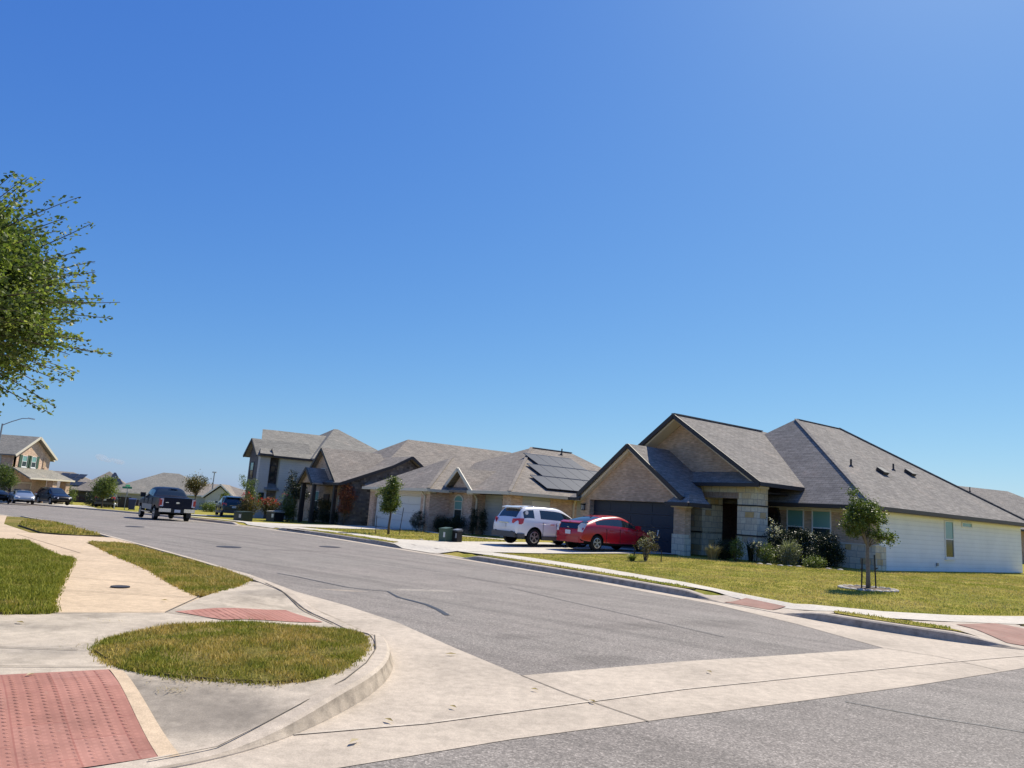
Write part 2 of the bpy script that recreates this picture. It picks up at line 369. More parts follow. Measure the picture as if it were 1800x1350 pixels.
M['red_car'] = mat('red_car_paint', (.40, .002, .016), .3, 0, .4, .7)
M['navy_car'] = mat('navy_truck_paint', (.004, .007, .020), .4, 0, .2, .12)
M['blk_car'] = mat('black_car_paint', (.006, .006, .008), .3, 0, .3, .35)
M['slv_car'] = mat('silver_car_paint', (.32, .36, .40), .3, .5, .5, .8)
M['teal_car'] = mat('teal_car_paint', (.012, .035, .040), .3, 0, .4, .4)
M['greytrim'] = mat('grey_plastic', (.075, .075, .075), .6)
M['taupe'] = mat('taupe_paint', (.26, .25, .23), .4)
M['redlens'] = mat('red_lens', (.45, .01, .015), .1, 0, .8)
M['whitelens'] = mat('clear_lens', (.62, .62, .64), .12, 0, .8)
M['plate'] = mat('licence_plate_face', (.62, .64, .66), .5)
M['platetx'] = mat('plate_lettering', (.03, .04, .10), .5)
M['solar'] = mat('solar_cells', (.022, .033, .060), .5, 0, .12)
M['green_box'] = mat('utility_green', (.055, .10, .065), .5)
M['green_dk'] = mat('utility_dark_green', (.012, .03, .02), .5)
M['sign_green'] = mat('sign_green', (.01, .20, .10), .4)
M['sign_back'] = mat('sign_back_metal', (.55, .56, .57), .4, .6)
M['steel'] = mat('galvanised_steel', (.32, .33, .34), .45, .7)
M['bin_blue'] = mat('bin_blue', (.015, .025, .10), .5)
M['bark'] = concrete('bark', (.13, .10, .075), .5, 12)
M['bark2'] = concrete('pale_bark', (.24, .20, .16), .6, 12)
M['rock'] = concrete('edging_rock', (.50, .46, .40), .6, 6)
M['lampglass'] = mat('lamp_glass', (.6, .58, .5), .2)
M['leaf_oak'] = leafmat('leaf_live_oak', [(0, (.045, .07, .014)), (.5, (.11, .15, .03)), (.85, (.21, .245, .06)), (1, (.34, .36, .13))])
M['leaf_elm'] = leafmat('leaf_near_elm', [(0, (.045, .075, .018)), (.4, (.115, .155, .04)), (.75, (.23, .27, .075)), (1, (.42, .42, .15))], .45)
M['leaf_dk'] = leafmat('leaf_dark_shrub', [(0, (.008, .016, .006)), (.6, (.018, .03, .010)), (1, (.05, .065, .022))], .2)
M['leaf_lt'] = leafmat('leaf_light', [(0, (.07, .10, .02)), (.6, (.15, .19, .045)), (1, (.28, .30, .10))])
M['leaf_red'] = leafmat('leaf_red', [(0, (.10, .03, .015)), (.5, (.28, .085, .045)), (.8, (.36, .17, .09)), (1, (.20, .18, .06))])
M['leaf_crape'] = leafmat('leaf_crape', [(0, (.05, .055, .02)), (.5, (.11, .10, .035)), (.8, (.19, .12, .05)), (1, (.26, .22, .10))])
M['flower_red'] = leafmat('flower_red', [(0, (.30, .01, .015)), (1, (.58, .04, .05))])
M['flower_wht'] = leafmat('flower_pale', [(0, (.50, .48, .42)), (1, (.75, .72, .66))])
M['leaf_grey'] = leafmat('leaf_grey_green', [(0, (.09, .11, .07)), (1, (.26, .27, .18))])
M['straw'] = leafmat('straw_blades', [(0, (.30, .23, .11)), (1, (.62, .50, .30))])
GR = [(0, (.15, .175, .014)), (.5, (.27, .28, .028)), (1, (.42, .40, .07))]
DR = [(0, (.33, .26, .045)), (.5, (.54, .40, .095)), (1, (.80, .61, .23))]
M['blade_a'] = blades('blades_green', GR, DR, .25)
M['blade_c'] = blades('blades_dry', GR, DR, .72)
M['blade_l'] = blades('blades_lawn', [(0, (.22, .25, .03)), (1, (.44, .44, .075))], [(0, (.40, .34, .055)), (1, (.72, .57, .24))], .74, .42)
def padmat(c1=(.36, .165, .125, 1), c2=(.42, .21, .165, 1)):
    mm = mat('red_tactile_paver', rough=.85, spec=.25); n = N(mm); uv = n.coord('Object')
    mp = n.new('ShaderNodeMapping'); mp.inputs['Rotation'].default_value = (0, 0, R_(53)); n.link(uv, mp.inputs['Vector'])
    b = n.new('ShaderNodeTexBrick'); n.link(mp.outputs[0], b.inputs['Vector']); b.inputs['Scale'].default_value = 1
    b.inputs['Color1'].default_value = c1; b.inputs['Color2'].default_value = c2; b.inputs['Mortar'].default_value = (.33, .14, .11, 1)
    b.inputs['Brick Width'].default_value = .61; b.inputs['Row Height'].default_value = .305; b.inputs['Mortar Size'].default_value = .006
    st = n.new('ShaderNodeTexBrick'); n.link(n.stretch(mp.outputs[0], (1, 1, 1)), st.inputs['Vector']); st.inputs['Scale'].default_value = 1
    st.inputs['Brick Width'].default_value = .055; st.inputs['Row Height'].default_value = .05; st.inputs['Mortar Size'].default_value = .014; st.offset = 0
    st.inputs['Color1'].default_value = st.inputs['Color2'].default_value = (1, 1, 1, 1); st.inputs['Mortar'].default_value = (.66, .62, .62, 1)
    f = n.noise(uv, 2.2, 6, .7); c = n.mix(1.0, b.outputs['Color'], n.ramp(f, [(.3, g3(.8)), (.7, g3(1.2))]), 'MULTIPLY')
    c = n.mix(.3, c, n.mix(1.0, c, st.outputs['Color'], 'MULTIPLY'))
    f2 = n.noise(uv, 6, 5, .75); c = n.mix(n.ramp(f2, [(.62, g3(0)), (.8, g3(.5))]), c, (.48, .36, .27))
    n.base(c); n.bump(f2, .4, .004)
    return mm
M['pad'] = padmat(); M['pad_far'] = padmat((.30, .17, .13, 1), (.35, .21, .165, 1))

# ------------------------------------------------------------------ ground sheets
def sheet(name, pts, zf, off, mm, step=.5, parent=None, skirt=0, kind='structure', skirt_mat=None, fine=None):
    """flat polygon cut on a world grid, laid on the height function zf, optional vertical skirt down"""
    bm = bmesh.new(); vs = [bm.verts.new((p[0], p[1], 0)) for p in pts]; f = bm.faces.new(vs)
    bm.normal_update()
    if f.normal.z < 0: f.normal_flip()
    bmesh.ops.triangulate(bm, faces=bm.faces[:], ngon_method='EAR_CLIP')
    xs = [p[0] for p in pts]; ys = [p[1] for p in pts]
    for ax, lo, hi in ((0, min(xs), max(xs)), (1, min(ys), max(ys))):
        k = math.ceil(lo/step)
        while k*step < hi:
            co = [0, 0, 0]; co[ax] = k*step; no = [0, 0, 0]; no[ax] = 1
            bmesh.ops.bisect_plane(bm, geom=bm.verts[:]+bm.edges[:]+bm.faces[:], plane_co=co, plane_no=no, dist=1e-5); k += 1
    for (x0, x1, y0, y1, st) in (fine or []):
        for ax, lo, hi in ((0, x0, x1), (1, y0, y1)):
            k = math.ceil(lo/st)
            while k*st <= hi:
                co = [0, 0, 0]; co[ax] = k*st; no = [0, 0, 0]; no[ax] = 1
                fs_ = [f for f in bm.faces if x0-3.1 < f.calc_center_median().x < x1+3.1 and y0-3.1 < f.calc_center_median().y < y1+3.1]
                g_ = set(fs_)
                for f in fs_: g_.update(f.verts); g_.update(f.edges)
                bmesh.ops.bisect_plane(bm, geom=list(g_), plane_co=co, plane_no=no, dist=1e-5); k += 1
    for v in bm.verts: v.co.z = zf(v.co.x, v.co.y) + off
    if skirt:
        be = [e for e in bm.edges if len(e.link_faces) == 1]
        r = bmesh.ops.extrude_edge_only(bm, edges=be)
        for v in [g for g in r['geom'] if isinstance(g, bmesh.types.BMVert)]: v.co.z -= skirt
        for g in r['geom']:
            if isinstance(g, bmesh.types.BMFace) and skirt_mat: g.material_index = 1
    bmesh.ops.recalc_face_normals(bm, faces=bm.faces)
    me = bpy.data.meshes.new(name); bm.to_mesh(me); bm.free(); me.materials.append(mm)
    if skirt_mat: me.materials.append(skirt_mat)
    for p in me.polygons:
        p.use_smooth = False
    at = me.attributes.new('rnd', 'FLOAT', 'FACE')
    o = bpy.data.objects.new(name, me); COL.objects.link(o); o.parent = parent
    if kind and parent is None: o['kind'] = kind
    return o
def ribbon(name, pts, width, zf, off, mm, parent=None, kind=None, step=.4):
    b = MB(); P = []
    for i in range(len(pts)-1):
        a, c = Vector(pts[i]), Vector(pts[i+1]); n = max(1, int((c-a).length/step))
        P += [a.lerp(c, k/n) for k in range(n)]
    P.append(Vector(pts[-1])); wl = width if callable(width) else (lambda t: width)
    L = []
    for i, p in enumerate(P):
        d = (P[min(i+1, len(P)-1)]-P[max(i-1, 0)]).normalized(); nn = Vector((-d.y, d.x)); ww = wl(i/(len(P)-1))
        q, r = p+nn*ww/2, p-nn*ww/2
        L.append(((q.x, q.y, zf(q.x, q.y)+off), (r.x, r.y, zf(r.x, r.y)+off)))
    for i in range(len(L)-1): b.poly([L[i][1], L[i+1][1], L[i+1][0], L[i][0]])
    o = b.build(name, mm, parent)
    if kind: o['kind'] = kind
    return o

def chaikin(P, n=2):
    for _ in range(n):
        Q = [P[0]]
        for i in range(len(P)-1):
            a, b = P[i], P[i+1]; Q += [(a[0]*.75+b[0]*.25, a[1]*.75+b[1]*.25), (a[0]*.25+b[0]*.75, a[1]*.25+b[1]*.75)]
        Q.append(P[-1]); P = Q
    return P
near_kerb = chaikin([(-60, 60), (-45, 55), (-34, 47.5), (-27.4, 40.1), (-20.9, 32.6), (-15.2, 26.5), (-8.95, 19.4), (-5.45, 15.3), (-3.9, 13.1), (-2.75, 11.4), (-1.95, 10.2), (-1.42, 9.25), (-1.12, 8.35), (-1.0, 7.5), (-1.05, 6.7), (-1.25, 5.8), (-1.52, 5.12), (-1.95, 4.6), (-3.0, 3.75), (-8, .25), (-30, -15)], 2)
far_kerb = chaikin([(-60, 84), (-46, 74), (-40, 69.5), (-33.5, 64.5), (-28.2, 58.6), (-24, 54.0), (-14.5, 42.0), (1.93, 20.98), (3.9, 17.75), (4.75, 16.5), (5.4, 15.35), (6.0, 14.35), (6.6, 13.55), (7.3, 12.85), (8.0, 12.35), (8.7, 12.2), (9.8, 12.8), (20, 19.55), (60, 45.8)], 2)
near_asph = [(-59, 58.5), (-44.5, 53.8), (-33.5, 46.5), (-27.1, 39.9), (-20.55, 32.6), (-14.85, 26.5), (-8.6, 19.55), (-5.07, 15.6), (-3.51, 13.34), (-2.34, 12.01), (-1.35, 10.67), (-.45, 9.07), (.29, 7.84)]
far_asph = [(5.76, 11.38), (5.32, 13.58), (4.55, 15.9), (3.5, 17.5), (1.55, 20.7), (-14.9, 41.7), (-24.4, 53.7), (-28.6, 58.2), (-33.9, 64), (-40.3, 69), (-60, 83.3)]

# street surface
road = sheet('road', [(-160, -60), (-160, 140), (60, 140), (60, -60)], ROAD, 0, M['asphalt'], 4.0)
conc_poly = near_kerb[:-1] + [(-30, -15.6), (-8, -.3), (-.89, 4.89), (.17, 5.7), (1.31, 6.45), (2.94, 7.51), (4.66, 8.65), (7.17, 10.43), (20, 18.95), (60, 45.2)] + list(reversed(far_kerb[1:-1])) + [(-59.5, 83.9)] + list(reversed(far_asph)) + [(3.83, 10.17), (2.25, 9.22)] + list(reversed(near_asph))
gut = sheet('gutter_pavement', conc_poly, ROAD, .004, M['conc'], 1.0)
ribbon('gutter_joint', [(.29, 7.84), (.7, 7.2), (1.31, 6.42)], .011, ROAD, .009, M['joint'], gut)
ribbon('gutter_joint', [(5.76, 11.38), (6.3, 10.9), (6.6, 10.1)], .012, ROAD, .009, M['joint'], gut)
ribbon('gutter_flowline', [(-1.34, 5.46), (-.47, 5.94), (1.89, 7.7), (3.85, 8.97), (6.17, 10.47), (9, 12.2)], .032, ROAD, .010, concrete('flowline', (.545, .47, .38), .8, 4), gut)
# sealed cracks, smears and covers in the asphalt
ribbon('crack_sealant', [(-4.69, 16.19), (-4.24, 15.85), (-3.37, 14.99), (-2.82, 14.48), (-2.3, 14.3), (-2.06, 14.3), (-1.75, 13.52), (-1.17, 12.79), (-.93, 12.27), (-.74, 11.71)], lambda t: .035+.05*smooth((t-.55)*4), ROAD, .006, M['tar'], road)
ribbon('crack_sealant', [(3.48, 7.66), (3.79, 7.44), (4.11, 7.24), (4.51, 7.05), (5.5, 6.5)], .02, ROAD, .006, M['tar'], road)
ribbon('crack_sealant', [(.2, 16.6), (1.2, 14.9), (2.3, 13.2), (3.4, 11.4)], .025, ROAD, .006, mat('faint_crack', (.10, .098, .10), .8), road)
ribbon('crack_sealant', [(-2.6, 20.4), (-1.2, 18.9), (.3, 16.9)], .02, ROAD, .006, mat('faint_crack_b', (.11, .105, .105), .8), road)
def disc(name, x, y, r, zf, off, mm, parent, ry=None, rot=0, h=.02):
    b = MB(); z = zf(x, y)+off; ry = ry or r
    pts = []
    for k in range(28):
        t = 2*PI*k/28; a, c = r*math.cos(t), ry*math.sin(t)
        pts.append((x+a*math.cos(rot)-c*math.sin(rot), y+a*math.sin(rot)+c*math.cos(rot), z))
    b.prism([(p[0], p[1], p[2]-h) for p in pts], (0, 0, h)); return b.build(name, mm, parent)
for i, (x, y) in enumerate([(-8.18, 22.9), (-15.1, 31.2), (-5.9, 26.2)]):
    disc('manhole_cover', x, y, .36, ROAD, .008, M['iron'], road)
def soft(name, c, amt=.9):
    mm = mat(name, c, .9); n = N(mm); uv = n.coord('Object'); return mm
# blocks of raised ground behind the kerbs
near_in = near_kerb
nb = near_kerb + [(-30, -60), (-160, -60), (-160, 60.5)]
block_n = sheet('ground', nb, R, -.02, M['turf'], 3.0, fine=[(-6.5, 0, 2.5, 13.5, .25), (-27, -17, 29, 40, .5)])
fb = far_kerb + [(120, 85), (420, 900), (-900, 900), (-400, 120)]
def far_ground(x, y): return R(x, y)-.012
block_f = sheet('lawn', [p for p in fb if True][:len(far_kerb)] + [(70, 52), (70, 150), (-150, 150), (-150, 90)], R, -.02, M['lawn'], 3.0, fine=[(-5, 1.5, 23, 30, .5), (3.5, 11.5, 11.5, 18.5, .25), (-16, -9, 36, 44, .5)])
tr = MB()
ring = [(-2500, -300), (-2500, 3000), (2500, 3000), (2500, -300)]
gx = [-2500, -1200, -600, -300, -150, -90, -40, 0, 40, 90, 150, 300, 600, 1200, 2500]; gy = [-300, -60, 0, 40, 80, 120, 148, 200, 300, 500, 900, 1600, 3000]
for i in range(len(gx)-1):
    for j in range(len(gy)-1):
        q = [(gx[i], gy[j]), (gx[i+1], gy[j]), (gx[i+1], gy[j+1]), (gx[i], gy[j+1])]
        tr.poly([(x, y, T(x, y)-.35 if (-170 < x < 80 and -70 < y < 148) else T(x, y)-.02) for x, y in q])
tag(tr.build('terrain', M['lawn']), kind='structure')

# ---- kerbs: one profile swept along each kerb line, its height following the ramps
def kerb(name, path, side, i0=0):
    b = MB(); P = []
    for i in range(len(path)-1):
        a, c = Vector(path[i]), Vector(path[i+1]); n = max(1, int((c-a).length/.35)) if max(abs(a.x), abs(a.y)) < 60 else 2
        P += [a.lerp(c, k/n) for k in range(n)]
    P.append(Vector(path[-1])); rows = []
    for i, p in enumerate(P):
        d = (P[min(i+1, len(P)-1)]-P[max(i-1, 0)]).normalized(); nn = Vector((-d.y, d.x))*side   # towards the block
        m_ = KERB*ramp(p.x, p.y); z = T(p.x, p.y)
        prof = [(-.05, -.03), (-.045, .012), (-.012, m_*.55+.012), (.0, m_*.86+.012), (.03, m_+.016), (.15, m_+.022), (.16, m_-.06)]
        rows.append([(p.x+nn.x*a, p.y+nn.y*a, z+h) for a, h in prof])
    for i in range(len(rows)-1):
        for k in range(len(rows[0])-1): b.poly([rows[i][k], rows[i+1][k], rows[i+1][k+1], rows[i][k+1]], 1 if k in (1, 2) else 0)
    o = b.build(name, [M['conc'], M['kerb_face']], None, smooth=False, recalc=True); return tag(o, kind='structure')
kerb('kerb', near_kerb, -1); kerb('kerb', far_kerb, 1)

# ---- pavement slabs on the near corner
side_path = sheet('sidewalk', [(-5.05, 8.75), (-3.99, 9.32), (-4.15, 10.75), (-5.01, 11.97), (-6.19, 13.73), (-8.34, 16.48), (-10.4, 19.1), (-12.0, 21.1), (-13.2, 21.3), (-16, 24.4), (-18.2, 27.8), (-22.2, 34.0), (-26, 37.6), (-30, 42), (-34, 40), (-25, 31.0), (-17, 22), (-11.9, 18.4), (-9.3, 15.8), (-8.29, 14.66), (-7.09, 12.4), (-6.35, 11.05)], R, .004, M['conc_tan'], .25)
corner = sheet('corner_pavement', [(-3.99, 9.32), (-5.3, 8.65), (-9, 6.9), (-14, 3.9), (-14.3, -3.2), (-8.1, .45), (-3.08, 3.9), (-2.05, 4.72), (-1.62, 5.2), (-1.37, 5.9), (-1.18, 6.75), (-1.13, 7.5), (-1.24, 8.35), (-1.54, 9.2), (-2.07, 10.1), (-2.9, 11.4), (-3.95, 13.0), (-4.32, 13.2), (-4.15, 10.75)], R, .007, M['conc_grey'], .25)
pad_a = sheet('tactile_pavement', [(-3.75, 5.9), (-3.10, 6.32), (-1.97, 4.83), (-2.62, 4.3), (-4.2, 3.4), (-5.5, 4.9)], R, .014, M['pad'], .2)
pad_b = sheet('tactile_pavement', [(-3.92, 9.42), (-2.98, 10.9), (-2.28, 10.2), (-3.2, 9.05)], R, .014, M['pad'], .2)
def domes(parent, P, th, sp=.061, r=.0135, h=.0035, z=.0145):
    xs = [p[0] for p in P]; ys = [p[1] for p in P]; b = MB(); c, s_ = math.cos(th), math.sin(th); X = []; Y = []
    cx, cy = sum(xs)/len(xs), sum(ys)/len(ys)
    for i in range(-45, 46):
        for j in range(-45, 46):
            a_ = i*sp*1.0; b_ = j*sp*1.35; X.append(cx+a_*c-b_*s_); Y.append(cy+a_*s_+b_*c)
    X = np.array(X); Y = np.array(Y); k = inpoly(X, Y, P)
    for x, y in zip(X[k], Y[k]):
        zz = R(x, y)+z; lo = []; hi = []
        for q in range(6):
            t = q*PI/3; lo.append((x+r*1.25*math.cos(t), y+r*1.25*math.sin(t), zz)); hi.append((x+r*.62*math.cos(t), y+r*.62*math.sin(t), zz+h))
        b.poly(hi)
        for q in range(6): b.poly([lo[q], lo[(q+1) % 6], hi[(q+1) % 6], hi[q]])
    o = b.build('dome_pattern', M['pad'], parent); o['kind'] = 'stuff'
def inpoly(X, Y, P):
    r = np.zeros(len(X), bool); n = len(P)
    for i in range(n):
        x1, y1 = P[i]; x2, y2 = P[(i+1) % n]
        if y1 == y2: continue
        c = ((y1 > Y) != (y2 > Y)) & (X < (x2-x1)*(Y-y1)/(y2-y1)+x1); r ^= c
    return r
domes(pad_a, [(-4.4, 5.2), (-3.75, 5.85), (-3.14, 6.25), (-2.05, 4.87), (-2.62, 4.36), (-4.2, 3.5)], R_(-53))
domes(pad_b, [(-3.85, 9.42), (-2.98, 10.82), (-2.34, 10.2), (-3.2, 9.12)], R_(-53))
sheet('paved_border', [(-3.12, 6.36), (-2.97, 6.3), (-1.86, 4.85), (-1.97, 4.80)], R, .016, M['conc_tan'], .2, parent=pad_a)
sheet('driveway', [(-8.9, 16.2), (-10.35, 19.0), (-9.95, 19.75), (-9.3, 19.6), (-10.9, 21.5), (-11.7, 21.3), (-12.2, 21.1), (-13, 20.4)], R, .010, M['conc_tan'], .4)
for pts in ([(-5.05, 8.72), (-3.99, 9.32), (-2.9, 8.98)], [(-3.99, 9.32), (-4.2, 10.85)], [(-4.9, 5.9), (-3.15, 6.4)], [(-6.95, 12.1), (-5.15, 11.9)], [(-6.15, 10.6), (-4.25, 10.7)], [(-8.6, 14.49), (-7.0, 14.9)], [(-5.6, 6.65), (-3.7, 6.95)]):
    ribbon('slab_joint', pts, .014, R, .0165, M['joint2'], corner)
ribbon('slab_joint', [(-3.95, 13.0), (-2.95, 11.35), (-2.12, 10.1)], .022, R, .02, M['joint2'], corner)
ribbon('slab_joint', [(-1.7, 9.35), (-1.35, 8.7), (-1.2, 7.9), (-1.17, 7.2), (-1.22, 6.5), (-1.4, 5.8), (-1.7, 5.02), (-2.0, 4.72)], .011, R, .024, M['joint2'], corner)
disc('valve_cover', -5.55, 11.3, .13, R, .022, M['iron'], corner)
# ---- pavements and drives on the far side
fs = sheet('sidewalk', [(11.5, 15.35), (9.9, 14.65), (8.3, 14.3), (7.3, 14.2), (6.3, 15.0), (5.75, 15.9), (5.2, 16.9), (4.45, 18.35), (2.92, 20.85), (1.1, 23.3), (.2, 24.6), (-3.4, 28.9), (-12.9, 41.1), (-22.7, 53.6), (-31, 63.6), (-30.1, 64.5), (-21.7, 54.5), (-11.9, 42.0), (-2.4, 29.7), (1.1, 25.4), (2.9, 22.9), (4.75, 19.5), (5.45, 17.4), (6.2, 15.95), (7.79, 15.4), (9.3, 15.6), (11.3, 16.3), (30, 28.2), (30.4, 27.3)], R, .012, M['conc_white'], .5)
sheet('tactile_pavement', [(4.85, 16.35), (5.45, 16.75), (5.95, 15.75), (5.5, 15.4)], R, .02, M['pad_far'], .25)
sheet('corner_pavement', [(4.55, 17.0), (5.3, 17.1), (6.2, 15.6), (6.6, 14.55), (6.1, 14.4), (5.5, 15.35)], R, .006, M['conc'], .25)
sheet('tactile_pavement', [(8.35, 13.9), (9.5, 14.55), (10.0, 13.05), (8.9, 12.45), (8.4, 12.6)], R, .016, M['pad_far'], .25)
sheet('corner_pavement', [(7.6, 14.1), (8.35, 14.25), (9.9, 14.9), (10.4, 13.3), (8.8, 12.35), (8.05, 12.6)], R, .006, M['conc'], .25)
def WP(l): return [W(*p) for p in l]
sheet('driveway', WP([(22.0, 26.3), (28.2, 26.3), (28.3, 17.0), (28.6, 13.75), (22.7, 13.75), (22.0, 15.4)]), R, .018, M['conc_white'], .5)
sheet('driveway', WP([(39.6, 23.1), (46.0, 23.1), (46.0, 17), (46.6, 13.95), (39.0, 13.95), (39.6, 15.5)]), R, .018, M['conc_white'], .5)
sheet('driveway', WP([(63, 22), (68, 22), (68.5, 14.3), (62.5, 14.3)]), R, .018, M['conc_white'], 1)
sheet('driveway', [(-21.3, 31.9), (-25.4, 37.1), (-31, 33), (-26, 27.8)], R, .012, M['conc_white'], .5)
sheet('driveway', [(-41.0, 70.4), (-35.5, 66.2), (-46, 83.5), (-52, 84), (-52, 79)], R, .012, M['conc_white'], 1)
ribbon('garden_path', WP([(37.8, 22.6), (36, 22.0), (33, 21.8), (29.2, 22.5)]), .5, R, .016, M['conc_white'])
for o in list(bpy.data.objects):
    if o.name.startswith('garden_path'): tag(o, kind='structure')
disc('meter_cover', -7.3, 35.2, .3, R, .03, M['iron'], fs)
# storm drain inlet cut in the far kerb
dr = MB(); a, b_ = W(40.0, 12.6), W(38.0, 12.65)
# ---- turf patches with a cut edge
def turf(name, pts, mm, off=.026, step=.3): return sheet(name, pts, R, off, mm, step, skirt=.035, skirt_mat=M['soil'])
PA = [(-11.91, 18.0), (-11.3, 18.15), (-9.4, 15.8), (-8.2, 14.65), (-7.0, 12.35), (-6.3, 11.0), (-5.55, 9.6), (-5.02, 8.72), (-5.5, 8.4), (-6.9, 7.9), (-9.5, 6.7), (-14.5, 4.2), (-20, 8), (-22, 18), (-24, 29.5), (-17.5, 22.4)]
PB = [(-10.33, 19.2), (-9.9, 19.6), (-9.3, 19.15), (-7.3, 16.9), (-4.75, 13.95), (-4.35, 13.3), (-4.2, 12.3), (-4.25, 10.95), (-5.06, 12.02), (-6.24, 13.77), (-8.38, 16.5)]
PC = chaikin([(-3.56, 6.95), (-3.7, 7.42), (-3.6, 8.1), (-3.3, 8.62), (-2.85, 8.92), (-2.1, 9.12), (-1.72, 9.0), (-1.42, 8.5), (-1.31, 7.87), (-1.31, 7.1), (-1.45, 6.48), (-1.7, 6.28), (-2.1, 6.25), (-2.6, 6.24), (-3.05, 6.4), (-3.56, 6.95)], 1)[:-1]
PD = [(-16.8, 26.6), (-17.4, 27.8), (-16.3, 27.35), (-15.0, 26.0), (-12.5, 23.1), (-11.5, 21.9), (-11.9, 21.35), (-13.0, 21.5), (-15.4, 24.2)]
turf('grass_patch', PA, M['turf']); turf('grass_patch', PB, M['turf']); turf('grass_patch', PC, M['turf']); turf('grass_patch', PD, M['turf'])
PE = [(-.75, 24.75), (.05, 24.45), (1.3, 22.95), (2.85, 20.7), (4.35, 18.2), (4.55, 17.55), (4.2, 17.65), (3.3, 19.1), (2.1, 21.05), (.6, 23.0)]
PF = [(6.35, 14.35), (6.5, 14.75), (7.25, 14.05), (7.75, 13.55), (7.85, 12.85), (7.3, 13.1), (6.75, 13.7)]
PG = [(9.9, 14.45), (10.6, 14.75), (14, 16.9), (24, 23.3), (24, 22.4), (14, 16.0), (10.6, 13.75)]
PH = [(-9.3, 35.6), (-8.8, 35.9), (-6.3, 32.75), (-4.0, 29.55), (-4.1, 28.9), (-4.7, 29.6), (-7.2, 32.8)]
PI_ = [(-22.5, 53.0), (-21.9, 53.3), (-15.9, 45.6), (-16.3, 44.9)]
for p in (PE, PF, PG, PH, PI_): turf('grass_verge', p, M['lawn'], .025, .5)

# grass blades
def inpoly(X, Y, P):
    r = np.zeros(len(X), bool); n = len(P)
    for i in range(n):
        x1, y1 = P[i]; x2, y2 = P[(i+1) % n]
        if y1 == y2: continue
        c = ((y1 > Y) != (y2 > Y)) & (X < (x2-x1)*(Y-y1)/(y2-y1)+x1); r ^= c
    return r
def Rv(X, Y): return np.array([R(x, y) for x, y in zip(X, Y)])
def grass(name, P, dens, h, wd, mm, off=.03, near=None, clump=.6, ztable=True):
    xs = [p[0] for p in P]; ys = [p[1] for p in P]; A = (max(xs)-min(xs))*(max(ys)-min(ys)); n = int(A*dens)
    X = RNG.uniform(min(xs), max(xs), n); Y = RNG.uniform(min(ys), max(ys), n)
    k = inpoly(X, Y, P)
    patch = np.sin(X*5.3+1.3*np.sin(Y*3.7))*np.sin(Y*4.1+1.7*np.sin(X*2.9))*np.sin(X*1.7-Y*2.3)
    k &= RNG.uniform(0, 1, n) < np.clip(1.05-1.5*np.clip(patch, 0, 1), .15, 1)
    if near is not None: k &= near(X, Y)
    X = X[k]; Y = Y[k]; n0 = len(X)
    EX, EY = [], []                                   # ragged fringe spilling over the cut edge
    if dens > 1000:
        for i in range(len(P)):
            a, c = P[i], P[(i+1) % len(P)]; L = math.hypot(c[0]-a[0], c[1]-a[1])
            if L < 1e-6: continue
            m_ = int(L*dens**.5*13); t = RNG.uniform(0, 1, m_); j = RNG.normal(size=m_)*.020*(1+1.2*np.sin(t*L*9+i)**2)
            EX.append(a[0]+(c[0]-a[0])*t-(c[1]-a[1])/L*j); EY.append(a[1]+(c[1]-a[1])*t+(c[0]-a[0])/L*j)
        EX = np.concatenate(EX); EY = np.concatenate(EY); ok = (np.abs(EX) < 14) & (EY < 21) & (EY > 4) & (EX > -.75*EY-1.2)
        X = np.concatenate([X, EX[ok]]); Y = np.concatenate([Y, EY[ok]])
    n = len(X); drop = np.where(np.arange(n) < n0, 0, -.026)
    Z = Rv(X, Y)+off+drop*(off > 0)
    hh = h*RNG.uniform(.45, 1.25, n)*np.where(RNG.uniform(0, 1, n) > .975, 1.7, 1)*(1+.35*np.sin(X*3.1+Y*2.3)*np.sin(Y*4.3-X)); a = RNG.uniform(0, 2*PI, n); ln = RNG.uniform(.1, .9, n)*hh; la = RNG.uniform(0, 2*PI, n)
    dx, dy = np.cos(a)*wd/2, np.sin(a)*wd/2
    v = np.empty((n, 5, 3))
    v[:, 0] = np.stack([X-dx, Y-dy, Z], 1); v[:, 1] = np.stack([X+dx, Y+dy, Z], 1)
    mx, my = X+np.cos(la)*ln*.35, Y+np.sin(la)*ln*.35
    v[:, 2] = np.stack([mx+dx*.75, my+dy*.75, Z+hh*.6], 1); v[:, 3] = np.stack([mx-dx*.75, my-dy*.75, Z+hh*.6], 1)
    v[:, 4] = np.stack([X+np.cos(la)*ln, Y+np.sin(la)*ln, Z+hh], 1)
    me = bpy.data.meshes.new(name); me.vertices.add(n*5); me.vertices.foreach_set('co', v.ravel())
    me.loops.add(n*7); me.polygons.add(n*2)
    base = (np.arange(n)*5)[:, None]
    li = np.concatenate([base+np.array([[0, 1, 2, 3]]), base+np.array([[3, 2, 4]])], 1).ravel()
    me.loops.foreach_set('vertex_index', li.astype(np.int32))
    ls = np.stack([np.arange(n)*7, np.arange(n)*7+4], 1).ravel(); me.polygons.foreach_set('loop_start', ls.astype(np.int32))
    me.polygons.foreach_set('loop_total', np.tile([4, 3], n).astype(np.int32)) if False else None
    me.update(calc_edges=True); me.materials.append(mm)
    at = me.attributes.new('rnd', 'FLOAT', 'FACE'); at.data.foreach_set('value', np.repeat(RNG.uniform(0, 1, n), 2))
    o = bpy.data.objects.new(name, me); COL.objects.link(o); return tag(o, kind='stuff')
def gl(o, label): o['label'] = label; o['category'] = 'grass'; return o
gl(grass('grass', PC, 5200, .036, .008, M['blade_c']), 'dry yellow and green grass of the rounded corner island')
gl(grass('grass', PA, 2600, .052, .010, M['blade_a'], near=lambda x, y: (x > -1.0*y*.75-1.5) & (y < 19)), 'green grass of the lawn left of the tan sidewalk')
